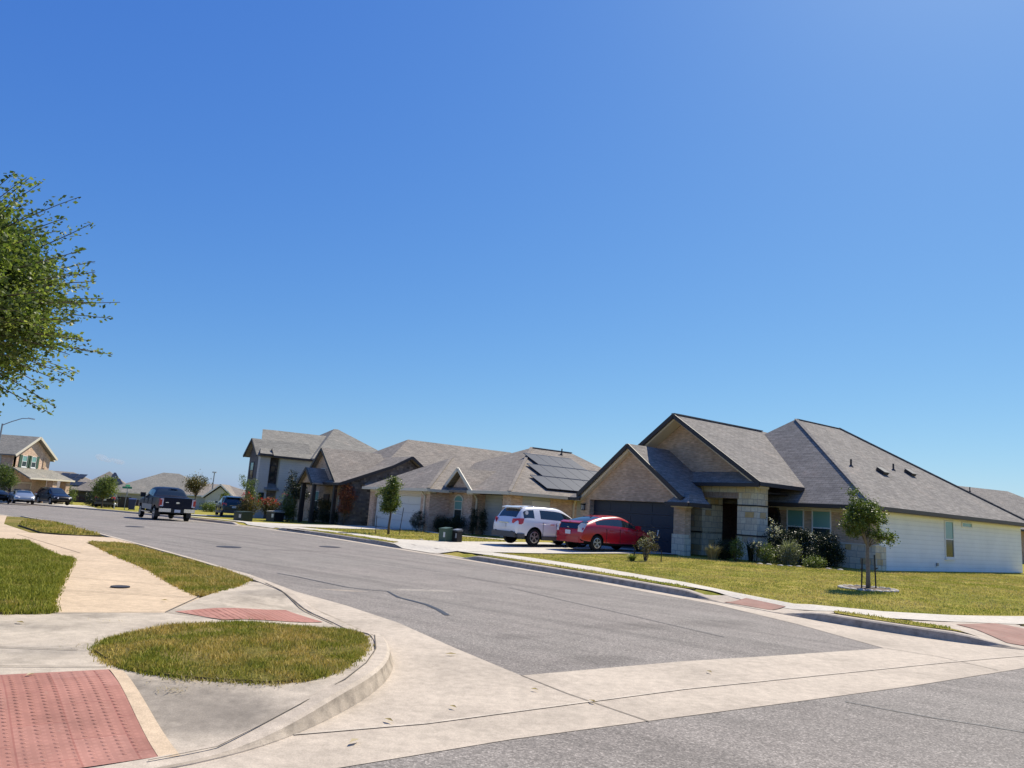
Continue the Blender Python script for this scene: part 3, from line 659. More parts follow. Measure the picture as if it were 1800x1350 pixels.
gl(grass('grass', PB, 2600, .042, .010, M['blade_c']), 'grass strip between tan sidewalk and street')
gl(grass('grass', PD, 500, .06, .02, M['blade_c']), 'small grass verge beside the pale driveway')
for P_, l in ((PE, 'narrow grass verge along the kerb before the corner house'), (PF, 'small grass wedge between the two red ramps'), (PH, 'grass verge along the kerb past the parked cars')):
    gl(grass('grass', P_, 600, .035, .018, M['blade_l'], .02), l)
LAWN1 = WP([(21.9, 15.6), (21.9, 24.5), (20.5, 27), (16, 30.5), (15.5, 31), (15.3, 40), (8, 40), (3, 27)]) + [(12, 16.9), (9.3, 15.75), (7.79, 15.5), (6.3, 16.1), (5.6, 17.5), (4.9, 19.6), (3.0, 23.0)]
gl(grass('grass', LAWN1, 420, .030, .020, M['blade_l'], -.01), 'yellow green front lawn of the corner house')
LAWN2 = WP([(28.4, 15.4), (28.4, 22), (33, 21.6), (36, 21.8), (39.3, 22.5), (39.3, 15.6)])
gl(grass('grass', LAWN2, 90, .06, .035, M['blade_l'], -.01), 'front lawn around the green utility box')
# loose clippings and leaf litter on the stained slab
lit = MB()
for cx, cy, n, sp in ((-2.45, 6.15, 60, .10), (-2.4, 5.92, 40, .06), (-2.1, 6.2, 40, .12), (-1.75, 6.2, 26, .08), (-4.2, 8.45, 14, .1), (-3.8, 7.1, 14, .12), (-10.8, 18.9, 16, .2)):
    for _ in range(n):
        x = cx+random.gauss(0, sp); y = cy+random.gauss(0, sp*.55); z = R(x, y)+.02; a = random.uniform(0, 2*PI); l = random.uniform(.015, .06)
        dx, dy = math.cos(a)*l, math.sin(a)*l; w_ = .003
        lit.poly([(x-dy/l*w_, y+dx/l*w_, z), (x+dy/l*w_, y-dx/l*w_, z), (x+dx, y+dy, z+random.uniform(.002, .03))], 0, random.random())
for (x, y, l) in ((-.47, 8.6, .07), (-.75, 5.9, .05), (.9, 6.9, .05), (-.3, 6.4, .04), (2.4, 8.6, .05), (-.9, 5.35, .06), (-3.5, 5.95, .04), (-2.9, 7.4, .05), (-4.9, 8.0, .06), (-4.4, 10.2, .05), (.4, 7.2, .04)):
    zf_ = R if x < -1.2 else T; a = random.uniform(0, PI); z = zf_(x, y)+.025; c, s_ = math.cos(a)*l, math.sin(a)*l
    lit.poly([(x-c, y-s_, z), (x+s_*.35, y-c*.35, z+.01), (x+c, y+s_, z), (x-s_*.35, y+c*.35, z+.012)], 0, .1)
tag(lit.build('grass_clippings', M['straw']), 'loose dry grass clippings on the stained corner slab', 'clippings', kind='stuff')

# ------------------------------------------------------------------ houses
class House:
    def __init__(s, name, label, cat, origin, z0, rot, uv0=None, group=None):
        s.z0 = z0; s.uv0 = uv0
        s.e = empty(name, (origin[0], origin[1], z0), rot, label, cat, group)
        s.roof = MB(); s.fas = MB(); s.wall = {}
        s.sof = MB()
    def P(s, u, v, z):
        if s.uv0: return Vector((-(u-s.uv0[0]), v-s.uv0[1], z-s.z0))
        return Vector((u, v, z-s.z0))
    def box(s, mb, u0, u1, v0, v1, z0, z1, mi=0):
        a = s.P(u0, v0, z0); b = s.P(u1, v1, z1); mb.box(a.x, b.x, a.y, b.y, a.z, b.z, mi)
    def w(s, key): return s.wall.setdefault(key, MB())
    def wbox(s, key, *a):
        b = MB(); s.box(b, *a); hgt = a[5]-a[4]; wdt = max(abs(a[1]-a[0]), abs(a[3]-a[2]))
        nm = 'lintel' if key == 'soldier' else ('foundation' if key == 'conc_grey' else (('post' if hgt > 1.5 and wdt < .5 else 'trim_band') if key.startswith('trim') else ('pier' if wdt < 1.3 and hgt > 1.5 else 'wall')))
        b.build(nm, M[key], s.e, recalc=True)
    def rp(s, pts, t=.14): s.roof.prism([s.P(*p) for p in pts], (0, 0, -t))
    def gut(s, p0, p1, wd=.09, ht=.17, dz=-.07): s.fas.bar(s.P(*p0)+Vector((0, 0, dz)), s.P(*p1)+Vector((0, 0, dz)), wd, ht)
    def hip(s, u0, u1, v0, v1, z, ra, rb, gut=True):
        """hip roof over an eave rectangle, ridge from ra to rb (u,v,z); ridge runs in v"""
        A = (u0, v0, z); B = (u1, v0, z); Cc = (u1, v1, z); D = (u0, v1, z)
        if abs(ra[0]-rb[0]) < 1e-6:
            s.rp([A, B, ra]); s.rp([B, Cc, rb, ra]); s.rp([Cc, D, rb]); s.rp([D, A, ra, rb])
        else:                                   # ridge along u, ra at the u0 side
            s.rp([A, B, rb, ra]); s.rp([B, Cc, rb]); s.rp([Cc, D, ra, rb]); s.rp([D, A, ra])
        if gut:
            for p, q in ((A, B), (B, Cc), (Cc, D), (D, A)): s.gut(p, q)
    def gable(s, uc, half, vf, vb, ze, zr, t=.14, rake=True):
        s.rp([(uc+half, vf, ze), (uc, vf, zr), (uc, vb, zr), (uc+half, vb, ze)], t)
        s.rp([(uc, vf, zr), (uc-half, vf, ze), (uc-half, vb, ze), (uc, vb, zr)], t)
        if rake:
            for sg in (1, -1): s.fas.bar(s.P(uc+sg*half, vf, ze)+Vector((0, 0, -.08)), s.P(uc, vf, zr)+Vector((0, 0, -.08)), .05, .2)
    def done(s, roofmat, fasmat):
        if s.roof.f:
            s.roof.build('roof', roofmat, s.e, recalc=True)
        if s.fas.f: s.fas.build('fascia', fasmat, s.e, recalc=True)
        if s.sof.f: s.sof.build('soffit', M['soffit'], s.e, recalc=True)
        for k, mb in s.wall.items(): mb.build('gable_wall', M[k], s.e, recalc=True)
        return s.e
    def window(s, p, ax, n, wd, h, frame='white', blind='blind', sill=None, split=.5, fw_=.05, grid=0, shut=None):
        """p = lower corner in house coords; ax, n local unit vectors (along the wall, outward)"""
        o = s.P(*p); ax = Vector(ax); n = Vector(n); Z = Vector((0, 0, 1)); f = MB()
        def rect(mb, a0, a1, z0, z1, d0, d1, mi=0):
            q = [o+ax*a0+Z*z0+n*d0, o+ax*a1+Z*z0+n*d0, o+ax*a1+Z*z1+n*d0, o+ax*a0+Z*z1+n*d0]; mb.prism(q, n*(d1-d0), mi)
        rect(f, 0, fw_, 0, h, .004, .045); rect(f, wd-fw_, wd, 0, h, .004, .045); rect(f, fw_, wd-fw_, 0, fw_, .004, .045); rect(f, fw_, wd-fw_, h-fw_, h, .004, .045)
        if split: rect(f, fw_, wd-fw_, h*split-.025, h*split+.025, .004, .04)
        for g in range(grid):
            x = wd*(g+1)/(grid+1); rect(f, x-.012, x+.012, fw_, h-fw_, .018, .03)
        fo = f.build('window', M[frame], s.e, recalc=True)
        pn = MB()
        if split: rect(pn, fw_, wd-fw_, fw_, h*split-.025, -.02, .014, 0); rect(pn, fw_, wd-fw_, h*split+.025, h-fw_, -.02, .016, 1)
        else: rect(pn, fw_, wd-fw_, fw_, h-fw_, -.02, .014, 1)
        pn.build('pane', [M['winglass'], M[blind]], fo, recalc=True)
        if sill:
            sb = MB(); rect(sb, -.06, wd+.06, -.09, -.002, .0, .09); sb.build('sill', M[sill], fo, recalc=True)
        return fo
    def garage(s, p, ax, n, wd, h, m_, rows=4, frame=None):
        o = s.P(*p); ax = Vector(ax); n = Vector(n); Z = Vector((0, 0, 1)); g = MB()
        for r in range(rows):
            z0 = h*r/rows+.006; z1 = h*(r+1)/rows-.006
            q = [o+Z*z0, o+ax*wd+Z*z0, o+ax*wd+Z*z1, o+Z*z1]; g.prism(q, n*.03)
            for k in range(4):
                x0 = wd*(k+.12)/4; x1 = wd*(k+.88)/4
                q = [o+ax*x0+Z*(z0+.1)+n*.03, o+ax*x1+Z*(z0+.1)+n*.03, o+ax*x1+Z*(z1-.1)+n*.03, o+ax*x0+Z*(z1-.1)+n*.03]; g.prism(q, n*.012)
        go = g.build('garage_door', M[m_], s.e, recalc=True)
        if frame:
            f = MB()
            for a0, a1, z0, z1 in ((-.12, 0, 0, h+.12), (wd, wd+.12, 0, h+.12), (0, wd, h, h+.12)):
                q = [o+ax*a0+Z*z0, o+ax*a1+Z*z0, o+ax*a1+Z*z1, o+ax*a0+Z*z1]; f.prism(q, n*.06)
            f.build('door_frame', M[frame], go, recalc=True)
        return go
RX = (1, 0, 0); FN = (0, -1, 0); SN = (1, 0, 0); SY = (0, 1, 0)

def coach_lamp(H, p, n):
    o = H.P(*p); n = Vector(n); b = MB(); c = o+n*.14
    b.box(c.x-.07, c.x+.07, c.y-.07, c.y+.07, c.z-.02, c.z+.02); b.box(c.x-.09, c.x+.09, c.y-.09, c.y+.09, c.z+.26, c.z+.30)
    b.prism([c+Vector((-.1, -.1, .30)), c+Vector((.1, -.1, .30)), c+Vector((.1, .1, .30)), c+Vector((-.1, .1, .30))], (0, 0, .02))
    for dx in (-.06, .06):
        for dy in (-.06, .06): b.box(c.x+dx-.01, c.x+dx+.01, c.y+dy-.01, c.y+dy+.01, c.z+.02, c.z+.26)
    b.bar(o, c+Vector((0, 0, .3)), .03, .03)
    lo = b.build('wall_lamp', M['black'], H.e, recalc=True)
    g = MB(); g.box(c.x-.05, c.x+.05, c.y-.05, c.y+.05, c.z+.03, c.z+.25); g.build('lamp_glass', M['lampglass'], lo, recalc=True)
def downspout(H, u, v, ztop, zbot, mname='trim_cr', out=(0, -1, 0), kick=.35):
    b = MB(); o = Vector(out); p = H.P(u, v, ztop); q = H.P(u, v, zbot)
    b.bar(p+o*kick, p+o*.06+Vector((0, 0, -.3)), .085, .085, upv=o); b.bar(p+o*.06+Vector((0, 0, -.26)), q+o*.06, .085, .085, upv=o); b.bar(q+o*.06, q+o*.3+Vector((0, 0, -.05)), .085, .085, upv=(0, 0, 1))
    b.build('downspout', M[mname], H.e, recalc=True)
def vent_pipe(H, p, h=.32, r=.045):
    b = MB(); o = H.P(*p); b.tube([o-Vector((0, 0, .1)), o+Vector((0, 0, h))], r, 10); b.lathe([(r*2.6, 0), (r*1.2, .09)], (o.x, o.y, o.z-.03), seg=12)
    b.build('vent_pipe', M['trim_dk'], H.e)
def roof_vent(H, p, sl):
    """box vent lying on the right-hand roof slope (rising with u)"""
    o = H.P(*p); b = MB(); d = Vector((-1, 0, sl)).normalized(); up_ = d.cross(Vector((0, 1, 0))); up_ = up_ if up_.z > 0 else -up_
    q = [o+d*-.22+Vector((0, -.24, 0)), o+d*.22+Vector((0, -.24, 0)), o+d*.22+Vector((0, .24, 0)), o+d*-.22+Vector((0, .24, 0))]
    b.prism([x+up_*.02 for x in q], up_*.13, 0); q2 = [o+(x-o)*1.12+up_*.15 for x in q]; b.prism(q2, up_*.025, 1)
    b.build('roof_vent', [M['trim_dk'], M['greytrim']], H.e, recalc=True)

# ---- house on the corner (brown brick, cream stone porch, white side wall)
u0, v0 = 22.0, 28.0
H = House('brick_house', 'brown brick corner house with dark garage, cream stone porch and long white side wall', 'house', W(u0, v0), .2, HROT, (u0, v0))
G0 = -.25
H.wbox('brick1', 21.72, 22.36, 26, 26.4, 1.14, 2.72); H.wbox('stone', 21.68, 22.40, 25.95, 26.38, G0, 1.14)
H.wbox('brick1', 27.84, 28.5, 26, 33, G0, 2.72); H.wbox('brick1', 22.36, 27.84, 26, 26.5, 2.50, 2.72)
H.w('brick1').prism([H.P(28.5, 26, 2.721), H.P(21.6, 26, 2.721), H.P(25.05, 26, 4.98)], (0, .3, 0))
H.wbox('brick1', 27.3, 28.49, 33, 40, G0, 2.7)
H.garage((27.84, 26.32, .19), RX, FN, 5.48, 2.31, 'navy', 4)
gb = MB(); H.box(gb, 22.36, 27.84, 26.3, 26.36, 2.32+.18, 2.60); gb.build('door_header', M['trim_dk'], H.e)
# garage gable
zr = 5.20; half = 3.40; ze = 2.76; gc = 25.0
sg_ = (zr-ze)/half
H.rp([(gc+half, 25.6, ze), (gc, 25.6, zr), (gc, 33.5, zr), (gc+half, 33.5, ze)])
H.rp([(gc, 25.6, zr), (gc-half, 25.6, ze), (gc-half, 27.2, ze), (23.1, 28.5, zr-sg_*(gc-23.1)), (23.1, 33.5, zr-sg_*(gc-23.1)), (gc, 33.5, zr)])
for sg in (1, -1): H.fas.bar(H.P(gc+sg*half, 25.6, ze)+Vector((0, 0, -.08)), H.P(gc, 25.6, zr)+Vector((0, 0, -.08)), .05, .2)
for sg in (1, -1):
    H.gut((gc+sg*half, 25.6, ze), (gc+sg*half, 31 if sg > 0 else 27.3, ze), .1, .16)
    a = H.P(gc+sg*(half-.05), 25.72, ze-.17); b = H.P(gc, 25.72, zr-.17); c = H.P(gc, 25.98, zr-.17); d = H.P(gc+sg*(half-.05), 25.98, ze-.17)
    H.sof.prism([a, b, c, d], (0, 0, -.16))
# eave returns at the foot of the garage gable
H.rp([(28.95, 25.55, 2.56), (28.15, 25.55, 2.56), (28.25, 26.0, 2.80), (28.9, 26.0, 2.80)], .1); H.gut((28.98, 25.55, 2.56), (28.1, 25.55, 2.56), .08, .14)
H.rp([(22.35, 25.45, 2.50), (21.1, 25.45, 2.50), (21.5, 26.0, 2.92), (22.1, 26.0, 2.92)], .1); H.rp([(21.1, 25.45, 2.50), (21.1, 26.95, 2.50), (21.6, 26.95, 2.92), (21.5, 26.0, 2.92)], .1)
H.gut((22.4, 25.45, 2.50), (21.07, 25.45, 2.50), .1, .17); H.gut((21.07, 25.45, 2.50), (21.07, 26.95, 2.50), .1, .17)
sf = MB(); H.box(sf, 21.3, 22.2, 25.6, 25.99, 2.30, 2.36); sf.build('soffit', M['soffit'], H.e)
# cream stone porch
PV = 28.2
H.wbox('stone', 19.59, 20.61, PV, 28.98, G0, 3.43); H.wbox('stone', 22.54, 23.19, PV, 29.7, G0, 3.43); H.wbox('stone', 20.61, 22.54, PV, PV+.4, 3.14, 3.43); H.wbox('stone', 23.19, 24.1, PV, PV+.4, G0, 3.43)
H.wbox('soldier', 20.55, 22.60, PV-.03, PV+.3, 2.88, 3.14)
for z_ in (2.56, 1.26):
    H.wbox('trim_dk', 19.56, 20.61, PV-.04, 29.01, z_, z_+.06); H.wbox('trim_dk', 22.54, 23.22, PV-.04, 29.7, z_, z_+.06)
H.wbox('brickdk_and_shade', 20.2, 28.4, 31.9, 32.4, G0, 3.3); H.wbox('brickdk_and_shade', 23.7, 23.9, PV+.4, 31.9, G0, 3.3)  # porch recess walls: the shade in there is put into the darker brick colour
cb = MB(); H.box(cb, 19.65, 23.7, PV+.4, 31.9, 3.18, 3.24); cb.build('porch_ceiling', M['trim_dk'], H.e)
db = MB(); H.box(db, 20.9, 21.95, 31.82, 31.9, .2, 2.4); dd = db.build('door', M['trim_dk'], H.e); kb = MB(); kb.lathe([(.03, 0), (.035, .03), (.02, .05)], H.P(21.1, 31.77, 1.2), axis='y', seg=10); kb.build('handle', M['chrome'], dd)
# big gable behind the porch
uc, hb, ze2, zr2 = 24.02, 4.89, 3.60, 6.84
H.gable(uc, hb, 27.66, 36.0, ze2, zr2)
H.w('brick1').prism([H.P(uc+3.95, 28.55, 4.02), H.P(uc-3.85, 28.55, 4.02), H.P(uc, 28.55, 6.55)], (0, .3, 0))
for sg in (1, -1):
    a = H.P(uc+sg*(hb-.1), 27.79, ze2-.17); b = H.P(uc, 27.79, zr2-.17); c = H.P(uc, 28.53, zr2-.17); d = H.P(uc+sg*(hb-.1), 28.53, ze2-.17)
    H.sof.prism([a, b, c, d], (0, 0, -.10))
H.rp([(25.2, 27.66, 3.54), (19.14, 27.66, 3.54), (20.07, 28.58, 4.12), (25.2, 28.58, 4.12)], .1)
H.gut((25.2, 27.64, 3.53), (19.1, 27.64, 3.53), .1, .16); H.gut((19.1, 27.64, 3.57), (19.1, 31.0, 3.57), .1, .16)
# main hip roof and walls
H.wbox('brick1', 15.95, 20.4, 31.1, 31.5, 1.28, 2.68); H.wbox('stone', 15.88, 20.4, 31.05, 31.5, G0, 1.22); H.wbox('trim_cr', 15.85, 20.4, 31.0, 31.5, 1.22, 1.28)
H.wbox('stone', 15.86, 15.95, 31.5, 31.9, G0, 1.22)
H.wbox('white_sid', 15.91, 16.4, 31.5, 46.7, -.02, 2.69); H.wbox('conc_grey', 15.95, 16.4, 31.5, 46.7, -.6, -.02)
H.wbox('brick1', 16.4, 28.0, 46.2, 46.7, G0, 2.6)
H.wbox('trim_cr', 15.89, 20.4, 31.06, 31.1, 2.55, 2.68)
S_ = (15.5, 47.1, 2.85); A = (22.5, 35.8, 7.55); B = (22.5, 40.1, 7.55)
H.rp([(15.5, 30.25, 2.85), (29.0, 30.25, 2.85), A]); H.rp([(15.5, 47.1, 2.85), (15.5, 30.25, 2.85), A, B]); H.rp([(29.0, 47.1, 2.85), (15.5, 47.1, 2.85), B]); H.rp([(29.0, 30.25, 2.85), (29.0, 47.1, 2.85), B, A])
H.fas.bar(H.P(15.47, 30.2, 2.77), H.P(20.9, 30.2, 2.77), .1, .17); H.fas.bar(H.P(29, 47.1, 2.77), H.P(15.5, 47.1, 2.77), .09, .17)
gb = MB(); gb.bar(H.P(15.45, 30.2, 2.77), H.P(15.45, 47.1, 2.77), .1, .17); gb.build('gutter', M['trim_br'], H.e, recalc=True)
sf = MB(); H.box(sf, 15.55, 15.91, 30.6, 47.0, 2.64, 2.67); H.box(sf, 15.92, 20.6, 30.35, 31.1, 2.64, 2.67); sf.build('soffit', M['soffit'], H.e)
rc = MB(); rc.bar(H.P(22.5, 35.8, 7.55), H.P(22.5, 40.1, 7.55), .2, .03); rc.bar(H.P(15.5, 30.25, 2.855), H.P(22.5, 35.8, 7.555), .18, .03); rc.bar(H.P(22.5, 40.1, 7.58), H.P(15.5, 47.1, 2.88), .2, .05); rc.bar(H.P(uc, 27.66, zr2+.02), H.P(uc, 34.9, zr2+.02), .2, .05)
rc.build('ridge_caps', M['shin'], H.e, recalc=True)
H.window((20.0, 31.1, 1.02), RX, FN, .86, 1.62); H.window((18.75, 31.1, 1.02), RX, FN, .92, 1.62)
H.window((15.91, 37.5, .86), SY, SN, .92, 1.72, sill='white'); H.window((15.91, 39.35, 2.34), SY, SN, 1.15, .26, split=0, frame='white')
tb = MB(); tb.box(*[0]*0) if False else None
p = H.P(15.9, 36.6, .55); tb.box(p.x, p.x+.07, p.y-.07, p.y+.07, p.z-.07, p.z+.07); tb.build('hose_tap', M['steel'], H.e)
coach_lamp(H, (28.2, 26.0, 1.95), FN)
downspout(H, 20.3, 31.0, 2.6, .2, 'trim_dk', (0, -1, 0), .3)
def onside(v, frac):  # point on right-hand slope
    return (15.5+7*frac, v, 2.85+4.7*frac)
for v_, f_ in ((33.9, .42), (38.7, .47)): vent_pipe(H, onside(v_, f_))
for v_, f_ in ((36.5, .40), (40.1, .45)): roof_vent(H, onside(v_, f_), .67)
nb_ = MB()
p = H.P(23.55, 26.27, .95); nb_.prism([p, p+Vector((.06, 0, .02)), p+Vector((.12, 0, .30)), p+Vector((.05, 0, .29))], (0, -.012, 0)); nb_.build('paper_notice', M['white'], H.e, recalc=True)
H.done(M['shin'], M['trim_dk'])

# ---- tan ranch house with solar panels
u0, v0 = 38.0, 26.0
H = House('brick_house', 'low tan brick house with solar panels on its roof and an arched window', 'house', W(u0, v0), 0.1, HROT, (u0, v0))
g = -.3
H.wbox('brick2', 38.5, 39.55, 23, 23.5, g, 2.4); H.wbox('brick2', 45.75, 46.4, 23, 23.5, g, 2.4); H.wbox('trim_cr', 38.5, 46.4, 22.97, 23.4, 2.34, 2.56)
H.wbox('soffit', 39.55, 45.75, 23.02, 23.4, 2.18, 2.34)
H.wbox('brick2', 38.5, 38.8, 23.5, 24.6, g, 2.5)
H.garage((45.65, 23.2, .08), RX, FN, 6.0, 2.1, 'gdoor', 4)
H.wbox('brick2', 36.1, 38.5, 24.4, 24.9, g, 2.55); H.w('brick2').prism([H.P(38.55, 24.4, 2.551), H.P(36.05, 24.4, 2.551), H.P(37.3, 24.4, 3.72)], (0, .3, 0))
H.wbox('ltgrey_sid', 33.6, 36.1, 25.3, 25.6, g, 2.5); H.wbox('brick2', 32.35, 33.1, 24.4, 25.2, g, 2.5)
H.wbox('brick2', 36.05, 36.1, 24.9, 25.3, g, 2.5)
H.wbox('ltgrey_sid', 32.4, 32.8, 25.2, 27.2, g, 2.5); H.wbox('gdoor', 32.38, 32.8, 25.9, 27.2, .1, 2.3); H.wbox('brick2', 32.36, 32.8, 27.2, 29.2, g, 2.5); H.wbox('ltgrey_sid', 32.38, 32.8, 29.2, 37, g, 2.5)
H.wbox('cream_sid', 46.0, 46.4, 23.5, 37, g, 2.5); H.wbox('trim_br', 33.1, 33.4, 24.9, 25.3, g, 2.5)
# arched window in the little gable bay
wn = H.window((37.9, 24.4, .72), RX, FN, .86, 1.32, split=.62, frame='trim_cr')
ar = MB(); c = H.P(37.47, 24.36, 2.04)
pts = [c+Vector((.43*math.cos(t), 0, .30*math.sin(t))) for t in [PI*k/10 for k in range(11)]]
ar.prism(pts, (0, .03, 0)); ar.build('pane', M['blind'], wn, recalc=True)
ah = MB()
for k in range(10):
    t0, t1 = PI*k/10, PI*(k+1)/10; q = [c+Vector((r_*math.cos(t), -.02, (r_-.13)*math.sin(t))) for r_, t in ((.43, t0), (.43, t1), (.52, t1), (.52, t0))]
    ah.prism(q, (0, .05, 0))
ah.build('arch_trim', M['trim_cr'], wn, recalc=True)
H.hip(32.0, 46.8, 24.0, 38, 2.66, (39.2, 31.0, 5.95), (39.2, 34.6, 5.95), gut=False)
for p_, q_ in (((31.97, 24.0, 2.66), (31.97, 38, 2.66)), ((32, 23.97, 2.66), (36.0, 23.97, 2.66))): H.gut(p_, q_)
# garage wing hip
H.rp([(38.1, 22.6, 2.62), (46.8, 22.6, 2.62), (42.45, 26.8, 4.95)]); H.rp([(38.1, 29, 2.62), (38.1, 22.6, 2.62), (42.45, 26.8, 4.95), (42.45, 32, 4.95)]); H.rp([(46.8, 22.6, 2.62), (46.8, 29, 2.62), (42.45, 32, 4.95), (42.45, 26.8, 4.95)])
H.gut((38.1, 22.57, 2.62), (46.8, 22.57, 2.62)); H.gut((38.07, 22.6, 2.62), (38.07, 24.2, 2.62))
H.gable(37.3, 1.7, 24.05, 28.5, 2.62, 4.0, .1, rake=False)
rk = MB()
for sg in (1, -1): rk.bar(H.P(37.3+sg*1.72, 24.02, 2.52), H.P(37.3, 24.02, 3.92), .06, .2)
rk.box(*(lambda a, b: (a.x, b.x, a.y, b.y, a.z, b.z))(H.P(39.0, 23.98, 2.44), H.P(38.55, 24.4, 2.58))); rk.box(*(lambda a, b: (a.x, b.x, a.y, b.y, a.z, b.z))(H.P(36.05, 23.98, 2.44), H.P(35.5, 24.4, 2.58)))
rk.build('gable_trim', M['trim_cr'], H.e, recalc=True)
rc = MB(); rc.bar(H.P(32, 24, 2.7), H.P(39.2, 31.0, 5.98), .2, .05); rc.bar(H.P(38.1, 22.6, 2.66), H.P(42.45, 26.8, 4.98), .2, .05); rc.bar(H.P(39.2, 31, 5.98), H.P(39.2, 34.6, 5.98), .2, .05); rc.build('ridge_caps', M['shin2'], H.e, recalc=True)
downspout(H, 39.0, 23.0, 2.5, .2); downspout(H, 35.95, 24.7, 2.5, .2, out=(0, -1, 0), kick=.3); downspout(H, 32.35, 28.9, 2.5, .4, out=(1, 0, 0), kick=.2)
coach_lamp(H, (34.0, 25.3, 1.95), FN)
H.window((32.38, 30.1, .95), SY, SN, 1.0, 1.35, blind='winglass')
# solar arrays: three rows on the slope that faces right
sl = 3.29/7.2
def sp(v, d, lift=.12): return H.P(32.0+d, v, 2.66+d*sl+lift)
d0 = .55
for r in range(3):
    a0 = d0+r*1.72; a1 = a0+1.62; vs = 26.9+.78*(r+.2) + r*.25; n_ = 8
    for k in range(n_):
        w0 = vs+k*1.03; pan = MB(); q = [sp(w0, a0), sp(w0+1.0, a0), sp(w0+1.0, a1), sp(w0, a1)]; pan.prism(q, (0, 0, .04)); 
        if w0+1 > 37.2-a1*.55: break
        po = pan.build('solar_panel', M['solar'], H.e, recalc=True)
        fr = MB(); fr.bar(q[2]+Vector((0, 0, .045)), q[3]+Vector((0, 0, .045)), .05, .02); fr.build('panel_frame', M['sign_back'], po, recalc=True)
vent_pipe(H, (38.6, 33.2, 5.75), .35); vent_pipe(H, (38.0, 36.5, 4.0), .5)
eb = MB(); H.box(eb, 32.25, 32.38, 29.5, 29.9, .8, 1.4); eb.build('meter_box', M['greytrim'], H.e)
H.done(M['shin2'], M['trim_cr'])

# ---- dark stone house with the A-frame porch
u0, v0 = 54.0, 25.0
H = House('stone_house', 'dark stone house with steep brown porch gables between the tan house and the two-storey house', 'house', W(u0, v0), -.2, HROT, (u0, v0))
g = -1.0
H.wbox('dkstone', 48.5, 48.9, 21.9, 29.0, g, 2.95)
H.w('dkstone').prism([H.P(48.5, 21.9, 2.951), H.P(48.5, 29.0, 2.951), H.P(48.5, 28.4, 3.9), H.P(48.5, 26.9, 4.85), H.P(48.5, 25.4, 4.1), H.P(48.5, 22.5, 3.0)], (-.4, 0, 0))
# saddle roof whose gable end faces right
for a_, b_ in (((21.4, 2.78), (25.4, 4.32)), ((25.4, 4.32), (26.9, 5.12))):
    H.rp([(48.0, a_[0], a_[1]), (55.5, a_[0], a_[1]), (55.5, b_[0], b_[1]), (48.0, b_[0], b_[1])], .12)
    H.fas.bar(H.P(47.98, a_[0], a_[1]-.08), H.P(47.98, b_[0], b_[1]-.08), .06, .2)
H.rp([(48.0, 28.6, 3.95), (48.0, 26.9, 5.12), (56, 26.9, 5.12), (56, 28.6, 3.95)], .12); H.fas.bar(H.P(47.98, 28.6, 3.87), H.P(47.98, 26.9, 5.04), .06, .2)
H.gut((48.0, 21.38, 2.78), (51.5, 21.38, 2.78))
H.rp([(48.0, 23.3, 2.8), (62.0, 23.3, 2.8), (54.9, 30.2, 7.0)]); H.rp([(48.0, 48, 2.8), (48.0, 23.3, 2.8), (54.9, 30.2, 7.0), (54.9, 41, 7.0)]); H.rp([(62.0, 23.3, 2.8), (62.0, 48, 2.8), (54.9, 41, 7.0), (54.9, 30.2, 7.0)]); H.rp([(62, 48, 2.8), (48, 48, 2.8), (54.9, 41, 7.0)])
H.wbox('dkstone', 48.6, 61.5, 29.0, 47.5, g, 2.75)
H.wbox('brick1', 49, 61, 23.4, 23.8, g, 2.7)
# steep front gable with ridge running back, small porch gable before it
H.gable(57.6, 3.1, 25.6, 34.5, 3.0, 5.75, rake=False)
H.gable(52.3, 3.05, 21.6, 26.5, 2.85, 5.35, .12); H.w('brick1').prism([H.P(55.2, 21.95, 2.9), H.P(49.4, 21.95, 2.9), H.P(52.3, 21.95, 5.15)], (0, .3, 0)); H.gable(52.1, 1.4, 20.5, 23.5, 2.7, 3.8, .1); H.w('brick1').prism([H.P(53.3, 20.8, 2.72), H.P(50.9, 20.8, 2.72), H.P(52.1, 20.8, 3.6)], (0, .15, 0))
H.window((52.7, 21.95, 3.3), RX, FN, .8, .55, split=0, frame='trim_cr')
for u_, v_ in ((49.0, 21.5), (50.95, 20.75), (53.0, 20.75), (55.0, 21.6)): H.wbox('trim_dk', u_, u_+.24, v_, v_+.24, g, 2.7)
H.window((57.2, 23.4, .7), RX, FN, 1.1, 1.5); H.window((52.3, 23.4, .6), RX, FN, 1.2, 1.6); 
H.window((48.5, 24.2, 1.6), SY, SN, .5, 1.1, frame='trim_dk', blind='winglass', split=0)
db = MB(); H.box(db, 54.0, 55.0, 23.3, 23.4, -.2, 2.0); db.build('door', M['trim_br'], H.e)
vent_pipe(H, (49.6, 28.6, 3.75), .4)
H.done(M['shin2'], M['trim_dk'])

